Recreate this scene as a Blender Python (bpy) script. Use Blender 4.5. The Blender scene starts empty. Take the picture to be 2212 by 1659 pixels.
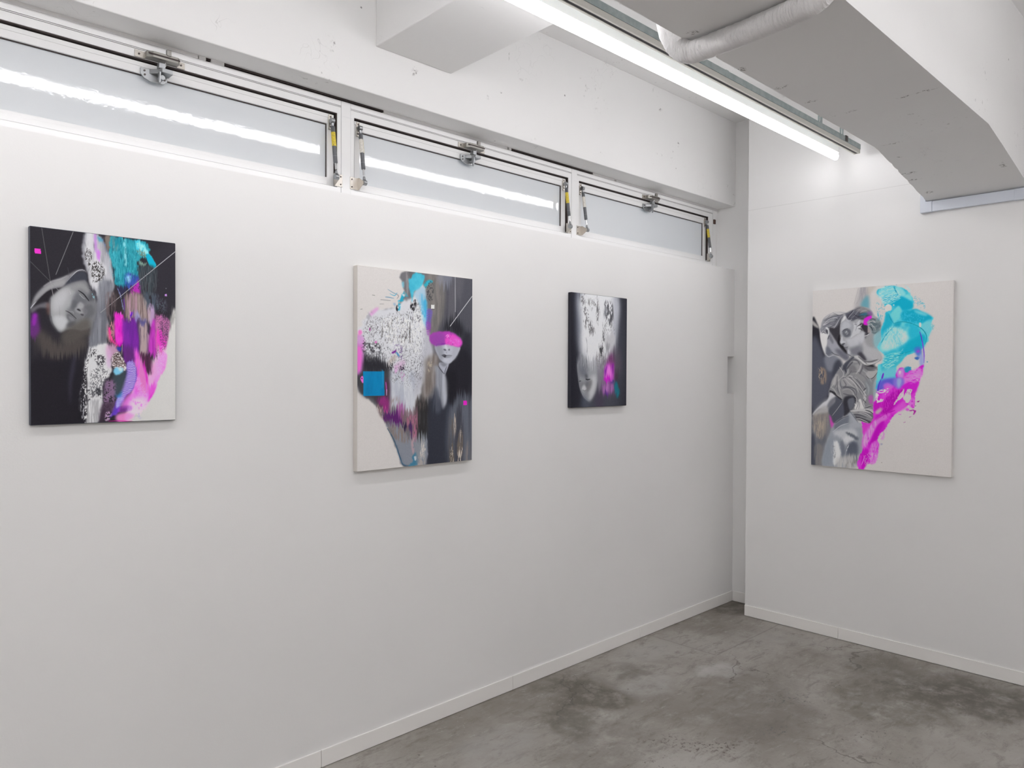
import bpy, bmesh, math, random
import numpy as np
from mathutils import Vector, Matrix

S = bpy.context.scene
COL = S.collection
# ---------------------------------------------------------------- camera, sky, exposure
R_ = (0.716180, -0.697902, 0.004439)
U_ = (0.006340, 0.012866, 0.999897)
F_ = (0.697887, 0.716078, -0.013639)
cd = bpy.data.cameras.new('camera'); cam = bpy.data.objects.new('camera', cd); COL.objects.link(cam)
cd.sensor_fit = 'HORIZONTAL'; cd.sensor_width = 36.0; cd.lens = 26.3681
cd.clip_start = .05; cd.clip_end = 60
cam.matrix_world = Matrix(((R_[0], U_[0], -F_[0], 0), (R_[1], U_[1], -F_[1], 0), (R_[2], U_[2], -F_[2], 1.6), (0, 0, 0, 1)))
S.camera = cam
w = bpy.data.worlds.new('evening_sky'); S.world = w; w.use_nodes = True
w.node_tree.nodes['Background'].inputs[0].default_value = (.78, .88, 1, 1)
w.node_tree.nodes['Background'].inputs[1].default_value = 2.1
vs = S.view_settings
vs.view_transform = 'Standard'; vs.look = 'None'; vs.gamma = 1; vs.use_curve_mapping = False
vs.exposure = 0.09
TUBE_POWER = 18.8            # radiance of the lamp tubes along the window side
ROW_POWER = 30.0             # and of the middle row and the added, unseen fill row
S.cycles.use_denoising = True
S.cycles.max_bounces = 14; S.cycles.diffuse_bounces = 10
S.cycles.sample_clamp_indirect = 8

# ---------------------------------------------------------------- helpers
def new(): return bmesh.new()
def box(bm, x0, x1, y0, y1, z0, z1):
    v = [bm.verts.new((x, y, z)) for x in (x0, x1) for y in (y0, y1) for z in (z0, z1)]
    for f in ((0, 1, 3, 2), (4, 6, 7, 5), (0, 4, 5, 1), (2, 3, 7, 6), (0, 2, 6, 4), (1, 5, 7, 3)):
        bm.faces.new([v[i] for i in f])
def prism(bm, pts, axis, a, b):          # outline in the two other axes, pushed from a to b along axis
    def P(p, t):
        return {'x': (t, p[0], p[1]), 'y': (p[0], t, p[1]), 'z': (p[0], p[1], t)}[axis]
    A = [bm.verts.new(P(p, a)) for p in pts]; B = [bm.verts.new(P(p, b)) for p in pts]
    bm.faces.new(A); bm.faces.new(B[::-1])
    n = len(pts)
    for i in range(n): bm.faces.new((A[i], B[i], B[(i+1) % n], A[(i+1) % n]))
def ring(bm, x0, x1, z0, z1, t, y0, y1):  # rectangular frame; t = left, right, bottom, top widths
    l, r, b, u = t
    O = [(x0, z0), (x1, z0), (x1, z1), (x0, z1)]; I = [(x0+l, z0+b), (x1-r, z0+b), (x1-r, z1-u), (x0+l, z1-u)]
    V = [[bm.verts.new((p[0], y, p[1])) for p in q] for q in (O, I) for y in (y0, y1)]
    of, ob, jf, jb = V
    for i in range(4):
        j = (i+1) % 4
        bm.faces.new((of[i], of[j], jf[j], jf[i])); bm.faces.new((ob[i], jb[i], jb[j], ob[j]))
        bm.faces.new((of[i], ob[i], ob[j], of[j])); bm.faces.new((jf[i], jf[j], jb[j], jb[i]))
def tube(bm, pts, rad, seg=16, caps=True, wob=None):
    pts = [Vector(p) for p in pts]; n = len(pts); rings = []
    t0 = (pts[1]-pts[0]).normalized(); up = Vector((0, 0, 1)) if abs(t0.z) < .9 else Vector((1, 0, 0))
    nx = t0.cross(up).normalized()
    for i, p in enumerate(pts):
        t = (pts[min(i+1, n-1)]-pts[max(i-1, 0)]).normalized()
        nx = (nx-t*nx.dot(t)).normalized(); ny = t.cross(nx)
        r = rad[i] if hasattr(rad, '__len__') else rad
        rings.append([bm.verts.new(p+(nx*math.cos(a)+ny*math.sin(a))*(r*(wob(i, a) if wob else 1)))
                      for a in [2*math.pi*k/seg for k in range(seg)]])
    for i in range(n-1):
        for k in range(seg):
            bm.faces.new((rings[i][k], rings[i][(k+1) % seg], rings[i+1][(k+1) % seg], rings[i+1][k]))
    if caps: bm.faces.new(rings[0][::-1]); bm.faces.new(rings[-1])
def obj(name, bm, mat, parent=None, bevel=0, smooth=False):
    bmesh.ops.recalc_face_normals(bm, faces=bm.faces)
    me = bpy.data.meshes.new(name); bm.to_mesh(me); bm.free()
    o = bpy.data.objects.new(name, me); COL.objects.link(o); me.materials.append(mat)
    if parent: hang(o, parent)
    if smooth:
        for p in me.polygons: p.use_smooth = True
        me.set_sharp_from_angle(angle=math.radians(40))
    if bevel:
        m = o.modifiers.new('edge', 'BEVEL'); m.width = bevel; m.segments = 2; m.limit_method = 'ANGLE'
    return o
def hang(o, parent):
    o.parent = parent; o.matrix_parent_inverse = Matrix.Translation(-parent.location)
def tag(o, label, cat, group=None, kind=None):
    o['label'] = label; o['category'] = cat
    if group: o['group'] = group
    if kind: o['kind'] = kind
    return o
def thing(name, loc, label, cat, group=None, kind=None):
    o = bpy.data.objects.new(name, None); COL.objects.link(o); o.location = loc; o.empty_display_size = .05
    return tag(o, label, cat, group, kind)
def copy_tree(o, parent=None):
    c = o.copy(); COL.objects.link(c)
    if parent: c.parent = parent
    for ch in list(o.children): copy_tree(ch, c)
    return c

# ---------------------------------------------------------------- materials
class M:                                   # small node-tree writer
    def __init__(s, name):
        s.m = bpy.data.materials.new(name); s.m.use_nodes = True; s.t = s.m.node_tree; s.N = s.t.nodes; s.L = s.t.links
        s.b = s.N['Principled BSDF']; s.out = s.N['Material Output']
    def n(s, typ, **kw):
        n = s.N.new(typ)
        for k, v in kw.items():
            if k.startswith('i_'):
                key = k[2:]; key = int(key) if key.isdigit() else key
                s.set(n.inputs[key], v)
            else: setattr(n, k, v)
        return n
    def set(s, sock, v):
        if isinstance(v, bpy.types.NodeSocket): s.L.new(v, sock)
        else: sock.default_value = v
    def mix(s, fac, a, b, mode='MIX'):
        n = s.n('ShaderNodeMix', data_type='RGBA', blend_type=mode)
        s.set(n.inputs[0], fac); s.set(n.inputs[6], a); s.set(n.inputs[7], b); return n.outputs[2]
    def math(s, op, a, b=0., c=0.):
        n = s.n('ShaderNodeMath', operation=op); s.set(n.inputs[0], a); s.set(n.inputs[1], b); s.set(n.inputs[2], c); return n.outputs[0]
    def vec(s, op, a, b=(0, 0, 0)):
        n = s.n('ShaderNodeVectorMath', operation=op); s.set(n.inputs[0], a); s.set(n.inputs[1], b)
        return n.outputs['Value'] if op in ('LENGTH', 'DISTANCE') else n.outputs[0]
    def noise(s, scale, detail=4, rough=.55, vec=None, dist=0.):
        n = s.n('ShaderNodeTexNoise'); n.inputs['Scale'].default_value = scale; n.inputs['Detail'].default_value = detail
        n.inputs['Roughness'].default_value = rough; n.inputs['Distortion'].default_value = dist
        s.L.new(vec if vec is not None else s.pos(), n.inputs['Vector']); return n.outputs[0]
    def ncol(s, scale, detail=3, vec=None):
        n = s.n('ShaderNodeTexNoise'); n.inputs['Scale'].default_value = scale; n.inputs['Detail'].default_value = detail
        s.L.new(vec if vec is not None else s.pos(), n.inputs['Vector']); return n.outputs[1]
    def voro(s, scale, vec=None, feat='F1'):
        n = s.n('ShaderNodeTexVoronoi', feature=feat); n.inputs['Scale'].default_value = scale
        s.L.new(vec if vec is not None else s.pos(), n.inputs['Vector']); return n
    def pos(s):
        if not hasattr(s, '_p'): s._p = s.n('ShaderNodeNewGeometry').outputs['Position']
        return s._p
    def step(s, v, lo, hi):
        n = s.n('ShaderNodeMapRange', interpolation_type='SMOOTHSTEP'); s.set(n.inputs[0], v)
        n.inputs[1].default_value = lo; n.inputs[2].default_value = hi; return n.outputs[0]
    def bump(s, h, dist, strength=1.):
        n = s.n('ShaderNodeBump'); n.inputs['Strength'].default_value = strength; n.inputs['Distance'].default_value = dist
        s.L.new(h, n.inputs['Height']); s.L.new(n.outputs[0], s.b.inputs['Normal'])
    def base(s, c, rough=.5, metal=0., spec=.5):
        s.set(s.b.inputs['Base Color'], c if isinstance(c, bpy.types.NodeSocket) else (*c, 1))
        s.set(s.b.inputs['Roughness'], rough); s.b.inputs['Metallic'].default_value = metal
        s.b.inputs['Specular IOR Level'].default_value = spec
        return s
def plain(name, c, rough=.5, metal=0., spec=.5): return M(name).base(c, rough, metal, spec).m

def wall_paint(name, c, marks=0., seam=None, scars=()):
    m = M(name); p = m.pos()
    col = m.mix(m.step(m.noise(1.1, 3), .35, .7), (*c, 1), tuple(v*.975 for v in c)+(1,))
    if marks:                              # nail holes, hairline scratches and old drill plugs under the paint
        v = m.voro(5.5).outputs
        hole = m.math('MULTIPLY', m.step(v['Distance'], .035, .02), m.step(m.noise(1.7, 1), .5, .56))
        ny = m.n('ShaderNodeMapping'); m.L.new(p, ny.inputs[0]); ny.inputs['Scale'].default_value = (1, 1, .35)
        d = m.vec('ADD', ny.outputs[0], m.vec('SCALE', m.ncol(9)))
        vv = m.voro(3.2, None, 'DISTANCE_TO_EDGE'); m.L.new(m.vec('ADD', ny.outputs[0], m.ncol(7, 2)), vv.inputs['Vector'])
        hair = m.math('MULTIPLY', m.step(vv.outputs[0], .006, .001), m.step(m.noise(3.1, 2), .62, .66))
        dirt = m.math('MULTIPLY', m.step(m.noise(38, 4), .62, .72), m.step(m.noise(2.3, 2), .6, .68))
        col = m.mix(m.math('MULTIPLY', hole, marks), col, (.06, .055, .05, 1))
        col = m.mix(m.math('MULTIPLY', hair, marks*.4), col, (.25, .24, .23, 1))
        col = m.mix(m.math('MULTIPLY', dirt, marks*.55), col, (.2, .19, .18, 1))
    wz = m.vec('ADD', p, m.vec('MULTIPLY', m.vec('SUBTRACT', m.ncol(40, 3), (.5, .5, .5)), (.05, .05, .05))) if scars else None
    for x, y, z, rx, ry, rz in scars:      # torn-out fixings and cracks in the concrete
        mp = m.n('ShaderNodeMapping', vector_type='TEXTURE'); m.L.new(wz, mp.inputs[0])
        mp.inputs['Location'].default_value = (x, y, z); mp.inputs['Scale'].default_value = (rx, ry, rz)
        f = m.math('MULTIPLY', m.step(m.vec('LENGTH', mp.outputs[0]), 1.1, .2), m.step(m.noise(95, 4, .7), .46, .6))
        col = m.mix(m.math('MULTIPLY', f, .85), col, (.07, .06, .052, 1))
    if seam:                               # filled joint between two boards
        z = m.n('ShaderNodeSeparateXYZ'); m.L.new(p, z.inputs[0])
        a = m.math('ABSOLUTE', m.math('SUBTRACT', z.outputs[2], seam))
        col = m.mix(m.math('MULTIPLY', m.step(a, .0022, .0008), .22), col, (.3, .29, .28, 1))
    m.base(col, .6, 0, .3)
    m.bump(m.noise(170, 3), .0006, .35)
    return m.m
WHITE = (.83, .826, .822)
MAT = {}
MAT['wall'] = wall_paint('white_wall_paint', WHITE)
MAT['wall_r'] = wall_paint('white_wall_paint_jointed', WHITE, 0, 2.684)
MAT['conc'] = wall_paint('white_paint_on_concrete', WHITE, 1.)
MAT['conc_big'] = wall_paint('white_paint_on_scarred_beam', WHITE, .6, None, (
    (2.99, 1.345, 2.706, .012, .035, .03), (3.22, 1.275, 2.706, .01, .03, .03), (3.23, 1.35, 2.706, .006, .008, .02), (3.2, 1.06, 2.706, .012, .03, .03),
    (3.19, .98, 2.706, .012, .05, .03), (2.12, 1.34, 2.706, .018, .03, .03), (2.76, 1.355, 2.706, .014, .04, .03), (2.5, 1.385, 2.706, .03, .03, .03),
    (4.17, 1.356, 2.64, .012, .05, .04), (4.26, .958, 2.624, .03, .018, .04), (4.26, 1.368, 2.624, .012, .05, .04), (4.45, 1.343, 2.589, .02, .03, .04), (3.8, 1.315, 2.706, .008, .06, .03), (3.96, 1.33, 2.677, .01, .015, .03)))
MAT['conc_win'] = wall_paint('white_paint_on_window_beam', WHITE, .7, None, (
    (1.616, 2.7, 2.94, .012, .02, .016), (2.02, 2.7, 2.938, .02, .02, .025), (2.46, 2.7, 2.94, .012, .02, .018), (2.55, 2.7, 2.99, .008, .02, .008), (2.6, 2.7, 3.18, .006, .02, .03),
    (3.29, 2.7, 3.31, .008, .02, .01), (2.65, 2.7, 2.838, .007, .02, .007), (3.9, 2.7, 3.235, .012, .02, .018), (4.1, 2.7, 3.07, .006, .02, .03), (3.14, 2.7, 3.22, .008, .02, .008), (3.33, 2.7, 2.85, .007, .02, .007)))
MAT['trim'] = plain('vinyl_baseboard', (.87, .855, .835), .4)
MAT['alu'] = M('white_coated_aluminium').base((.86, .86, .862), .45, 0, .15).m
MAT['seal_shade'] = plain('dark_seal_gap_shade', (.07, .055, .052), .6, 0, .2)  # for rubber seals, and for shade painted into open gaps
MAT['steel'] = plain('brushed_steel', (.5, .47, .43), .34, 1.)
MAT['keeper'] = plain('dull_steel', (.3, .29, .27), .38, 1.)
MAT['zinc'] = plain('zinc_die_cast', (.36, .37, .38), .4, .9)
MAT['screw'] = plain('dark_screw', (.1, .085, .08), .4, .8)
MAT['grey'] = plain('grey_enamel', (.115, .12, .13), .38)
MAT['rod'] = plain('chrome_rod', (.75, .75, .76), .12, 1.)
m = M('yellow_caution_sticker')
tx = m.step(m.noise(330, 2), .56, .62)
m.base(m.mix(m.math('MULTIPLY', tx, .75), (.72, .56, .04, 1), (.1, .09, .06, 1)), .4); MAT['yellow'] = m.m
m = M('white_caution_sticker')
m.base(m.mix(m.math('MULTIPLY', m.step(m.noise(330, 2), .56, .62), .6), (.75, .72, .66, 1), (.15, .14, .12, 1)), .4); MAT['sticker'] = m.m
MAT['rust'] = plain('brown_clip', (.09, .045, .035), .5)
MAT['rail'] = plain('cream_rail', (.62, .61, .565), .75, 0, .1)
MAT['slot'] = plain('rail_slot', (.02, .016, .02), .5)
m = M('galvanised_channel')
m.base(m.mix(m.step(m.noise(26, 4), .35, .65), (.34, .4, .4, 1), (.42, .475, .47, 1)), .42, .55); MAT['galv'] = m.m
MAT['lamp_body'] = plain('white_lamp_body', (.84, .84, .84), .35)
MAT['pvc'] = plain('pale_blue_grey_pvc', (.66, .7, .78), .35)
m = M('frosted_glass')                     # film-backed pane: milky, lightly lit from outside, smooth room side
d = m.n('ShaderNodeBsdfDiffuse'); d.inputs[0].default_value = (.9, .91, .915, 1)
t = m.n('ShaderNodeBsdfTranslucent'); t.inputs[0].default_value = (.8, .84, .88, 1)
g = m.n('ShaderNodeBsdfGlossy'); g.inputs[0].default_value = (1, 1, 1, 1); g.inputs['Roughness'].default_value = .03
mx = m.n('ShaderNodeMixShader'); mx.inputs[0].default_value = .3
m.L.new(d.outputs[0], mx.inputs[1]); m.L.new(t.outputs[0], mx.inputs[2])
fr = m.n('ShaderNodeFresnel'); fr.inputs[0].default_value = 1.52
my = m.n('ShaderNodeMixShader'); m.L.new(fr.outputs[0], my.inputs[0]); m.L.new(mx.outputs[0], my.inputs[1]); m.L.new(g.outputs[0], my.inputs[2])
bp = m.n('ShaderNodeBump'); bp.inputs['Strength'].default_value = .06; bp.inputs['Distance'].default_value = .002
m.L.new(m.noise(60, 3), bp.inputs['Height']); m.L.new(bp.outputs[0], g.inputs['Normal'])
m.L.new(my.outputs[0], m.out.inputs[0]); MAT['glass'] = m.m
for nm, pw in (('lamp', TUBE_POWER), ('lamp2', ROW_POWER), ('lamp_fill', ROW_POWER)):
    m = M('lit_lamp_diffuser')
    e = m.n('ShaderNodeEmission'); e.inputs[0].default_value = (1, .985, 1.0, 1); e.inputs[1].default_value = pw
    m.L.new(e.outputs[0], m.out.inputs[0]); MAT[nm] = m.m
m = M('white_pipe_tape')
mp = m.n('ShaderNodeMapping'); m.L.new(m.pos(), mp.inputs[0]); mp.inputs['Scale'].default_value = (.7, 3.6, .9)
m.base(m.mix(m.step(m.noise(4, 3), .4, .65), (.84, .83, .83, 1), (.76, .75, .75, 1)), .42)
m.bump(m.noise(26, 5, .6, mp.outputs[0], .6), .008, 1.); MAT['tape'] = m.m

# bare concrete floor: trowelled greys with soaked-in stains, scuffs, cracks and specks
m = M('stained_concrete'); p = m.pos()
wp = m.vec('ADD', p, m.vec('MULTIPLY', m.vec('SUBTRACT', m.ncol(2.2, 4), (.5, .5, .5)), (.55, .55, 0)))
col = m.mix(m.step(m.noise(.9, 6, .6, wp), .34, .66), (.24, .217, .192, 1), (.40, .38, .35, 1))
col = m.mix(m.math('MULTIPLY', m.step(m.noise(2.1, 7, .65, wp), .52, .72), .6), col, (.205, .182, .155, 1))
col = m.mix(m.math('MULTIPLY', m.step(m.noise(3.4, 8, .7), .5, .72), .6), col, (.41, .395, .37, 1))
mq = m.n('ShaderNodeMapping'); m.L.new(p, mq.inputs[0]); mq.inputs['Scale'].default_value = (1, 2.6, 1); mq.inputs['Rotation'].default_value = (0, 0, .5)
col = m.mix(m.math('MULTIPLY', m.step(m.noise(7, 9, .75, mq.outputs[0], .4), .48, .66), .65), col, (.175, .16, .138, 1))
col = m.mix(m.math('MULTIPLY', m.step(m.noise(11, 9, .75, mq.outputs[0], .3), .54, .7), .6), col, (.43, .415, .39, 1))
col = m.mix(m.math('MULTIPLY', m.step(m.noise(70, 6, .8), .56, .7), .45), col, (.12, .11, .1, 1))
wq = m.vec('ADD', p, m.vec('MULTIPLY', m.vec('SUBTRACT', m.ncol(4.5, 6), (.5, .5, .5)), (.32, .32, 0)))
def stain(x, y, rx, ry, rot, c, a, edge=.5):
    global col
    mp = m.n('ShaderNodeMapping', vector_type='TEXTURE'); m.L.new(wq, mp.inputs[0])
    mp.inputs['Location'].default_value = (x, y, 0); mp.inputs['Rotation'].default_value = (0, 0, math.radians(rot))
    mp.inputs['Scale'].default_value = (rx, ry, 1)
    f = m.step(m.vec('LENGTH', mp.outputs[0]), 1.15, edge)
    f = m.math('MULTIPLY', f, m.step(m.noise(9, 6, .7), .25, .6))
    col = m.mix(m.math('MULTIPLY', f, a), col, (*[q*(.78 if c[0] < .25 else 1.04) for q in c], 1))
for q in ((2.9, 2.42, .2, .3, 20, (.13, .115, .085), .8), (2.62, 2.3, .14, .22, -30, (.15, .135, .105), .7), (3.25, 2.45, .12, .1, 0, (.17, .155, .13), .6),
          (4.25, 1.05, .3, .42, 35, (.115, .1, .078), .8), (3.85, 1.3, .35, .3, 0, (.15, .13, .1), .6), (4.3, 1.5, .25, .2, 20, (.15, .135, .11), .5),
          (3.63, 2.09, .16, .09, -20, (.47, .46, .445), .75), (3.2, 2.25, .2, .14, 10, (.40, .39, .37), .6), (4.3, 2.15, .3, .12, -60, (.36, .345, .32), .6),
          (2.5, 2.0, .3, .25, 0, (.2, .175, .155), .5), (3.4, 1.75, .5, .3, 30, (.22, .195, .172), .6), (2.2, 2.35, .25, .15, 10, (.36, .35, .335), .5),
          (3.3, 1.0, .5, .3, 0, (.33, .31, .28), .5), (3.55, 2.55, .3, .12, 0, (.38, .37, .35), .5), (4.7, 2.6, .25, .16, 0, (.12, .1, .08), .8)):
    stain(*q)
# black mastic residue and reddish scuffs in broken patches
def residue(x, y, rx, ry, rot, c, th=.56, sc=55):
    global col
    mp = m.n('ShaderNodeMapping', vector_type='TEXTURE'); m.L.new(wq, mp.inputs[0])
    mp.inputs['Location'].default_value = (x, y, 0); mp.inputs['Rotation'].default_value = (0, 0, math.radians(rot))
    mp.inputs['Scale'].default_value = (rx, ry, 1)
    f = m.math('MULTIPLY', m.step(m.vec('LENGTH', mp.outputs[0]), 1.2, .3), m.step(m.noise(sc, 5, .7), th, th+.05))
    col = m.mix(m.math('MULTIPLY', f, .85), col, (*c, 1))
for q in ((3.55, 1.66, .2, .1, -40, (.1, .105, .105)), (3.2, 1.55, .1, .09, 0, (.11, .115, .115)), (2.86, 1.72, .34, .07, -48, (.085, .06, .055), .54),
          (3.4, 1.2, .3, .2, 20, (.09, .085, .08), .6), (3.85, 1.55, .12, .05, 45, (.1, .095, .085)), (2.5, 1.75, .2, .15, 0, (.1, .085, .075), .6)):
    residue(*q)
v = m.voro(16); col = m.mix(m.math('MULTIPLY', m.step(v.outputs['Distance'], .1, .05), m.math('MULTIPLY', m.step(m.noise(1.9, 2), .5, .6), .7)), col, (.07, .06, .055, 1))
v = m.voro(34); col = m.mix(m.math('MULTIPLY', m.step(v.outputs['Distance'], .12, .06), m.math('MULTIPLY', m.step(m.noise(2.6, 2), .56, .64), .7)), col, (.46, .45, .43, 1))
vc = m.voro(1.25, m.vec('ADD', wq, m.vec('MULTIPLY', m.ncol(14, 3), (.12, .12, 0))), 'DISTANCE_TO_EDGE')
col = m.mix(m.math('MULTIPLY', m.step(vc.outputs[0], .006, .001), m.math('MULTIPLY', m.step(m.noise(1.3, 2), .5, .6), .6)), col, (.09, .08, .07, 1))
xy = m.n('ShaderNodeSeparateXYZ'); m.L.new(m.vec('ADD', p, m.vec('MULTIPLY', m.ncol(6, 3), (.012, .012, 0))), xy.inputs[0])
j1 = m.step(m.math('ABSOLUTE', m.math('SUBTRACT', xy.outputs[0], 3.815)), .007, .002)
j2 = m.step(m.math('ABSOLUTE', m.math('SUBTRACT', xy.outputs[1], 2.235)), .007, .002)
j2 = m.math('MULTIPLY', j2, m.step(xy.outputs[0], 3.8, 3.83)); j1 = m.math('MULTIPLY', j1, m.step(xy.outputs[1], 2.22, 2.25))
col = m.mix(m.math('MULTIPLY', m.math('MAXIMUM', j1, j2), .3), col, (.1, .09, .08, 1))
m.base(col, m.math('ADD', .42, m.math('MULTIPLY', m.noise(5, 5), .3)), 0, .4)
m.bump(m.noise(60, 6, .65), .0012, .4); MAT['floor'] = m.m

# ---------------------------------------------------------------- the room
X0, X1, XR = -4.0, 4.82, 4.582             # rear wall, far corner wall, boarded right wall
Y0, YW, YG = -4.0, 2.70, 2.84              # side wall, left wall face, window plane
ZC, ZB, ZS = 3.37, 2.783, 2.34             # ceiling, underside of beam over windows, sill
def struct(name, bm, mat, label, cat, **k):
    return tag(obj(name, bm, mat, **k), label, cat, None, 'structure')

b = new(); box(b, X0-.2, X1+.2, Y0-.2, 3.2, -.12, 0)
struct('floor', b, MAT['floor'], 'bare stained grey concrete floor of the room', 'floor')
b = new(); box(b, X0-.2, X1+.2, Y0-.2, 3.2, ZC, ZC+.15)
struct('ceiling', b, MAT['conc'], 'white painted concrete ceiling slab above the lamps', 'ceiling')

b = new()                                  # long wall under the windows, with a small cut-out at its far end
prism(b, [(X0, 0), (X1, 0), (X1, 1.469), (4.731, 1.469), (4.731, 1.728), (X1, 1.728), (X1, ZS), (X0, ZS)], 'y', YW, 2.80)
box(b, X0, X1, 2.80, 3.1, 0, ZS)
box(b, X0, .262, YG, 3.1, ZS, ZB)
box(b, 4.797, X1, YG, 3.1, ZS, ZB)
struct('wall_left', b, MAT['wall'], 'long white wall with three canvases under the strip of windows', 'wall')
b = new(); box(b, XR, X1, Y0, 2.472, 0, ZC)
struct('wall_right', b, MAT['wall_r'], 'white boarded wall with one canvas right of the corner', 'wall')
b = new(); box(b, X1, X1+.15, Y0, 3.1, 0, ZC)
struct('wall_corner', b, MAT['wall'], 'narrow white wall strip recessed in the room corner', 'wall')
b = new(); box(b, X0-.15, X0, Y0, 3.1, 0, ZC)
struct('wall_rear', b, MAT['wall'], 'white wall at the far left end of the room', 'wall')
b = new(); box(b, X0, XR, Y0-.15, Y0, 0, ZC)
struct('wall_side', b, MAT['wall'], 'white wall facing the windows across the room', 'wall')

# baseboards in lengths butted together
b = new()
for xa, xb in ((X0, -1.2), (-1.2, 1.557), (1.557, 2.641), (2.641, 3.719), (3.719, X1-.007)):
    box(b, xa+.0013, xb-.0013, YW-.007, YW, .002, .072)
struct('baseboard_left', b, MAT['trim'], 'off-white vinyl baseboard along the foot of the long wall', 'baseboard', bevel=.0015)
b = new()
for ya, yb in ((Y0, -1.0), (-1.0, .42), (.42, 1.856), (1.856, 2.474)):
    box(b, XR-.007, XR, ya+.0013, yb-.0013, .003, .072)
struct('baseboard_right', b, MAT['trim'], 'off-white vinyl baseboard along the foot of the boarded wall', 'baseboard', bevel=.0015)
b = new(); box(b, X1-.007, X1, 2.474, YW-.007, .002, .072)
struct('baseboard_corner', b, MAT['trim'], 'short off-white baseboard in the recessed corner', 'baseboard', bevel=.0015)

# concrete beams
rnd = random.Random(4)
def chipped(pts_fn, n):                    # slightly broken arris along a beam edge
    return [pts_fn(i/n, rnd.uniform(-1, 1)) for i in range(n+1)]
b = new(); box(b, X0, X1, YW, 3.1, ZB, ZC)
struct('ceiling_beam', b, MAT['conc_win'], 'white concrete beam running above the three windows', 'beam', bevel=.004)
b = new()                                  # stub beam crossing from the window beam to the big beam
prism(b, [(YW, 2.985), (1.391, 3.021), (1.391, ZC), (YW, ZC)], 'x', 1.816, 2.229)
struct('ceiling_beam', b, MAT['conc'], 'short white cross beam between the window wall and big beam', 'beam', bevel=.004)
b = new()                                  # big beam, haunched where it meets the right wall
low = [(X0, 2.706), (3.80, 2.706), (4.05, 2.664), (4.582, 2.566)]
prism(b, low+[(4.582, ZC), (X0, ZC)], 'y', .912, 1.391)
es = [e for e in b.edges if all(abs(v.co.y-1.391) < 1e-4 and v.co.z < 2.75 for v in e.verts) and max(v.co.x for v in e.verts) > 0]
for e in es:
    L = e.calc_length()
    g = bmesh.ops.subdivide_edges(b, edges=[e], cuts=max(6, int(L/.03)))
    for v in [q for q in g['geom_inner'] if isinstance(q, bmesh.types.BMVert)]:
        k = 1. if v.co.x > 2.6 else .4
        v.co.y -= k*max(0, rnd.gauss(.0005, .0022)); v.co.x += rnd.uniform(-.008, .008)
struct('ceiling_beam', b, MAT['conc_big'], 'deep white beam with haunched end overhead beside the lamp', 'beam')

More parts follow.
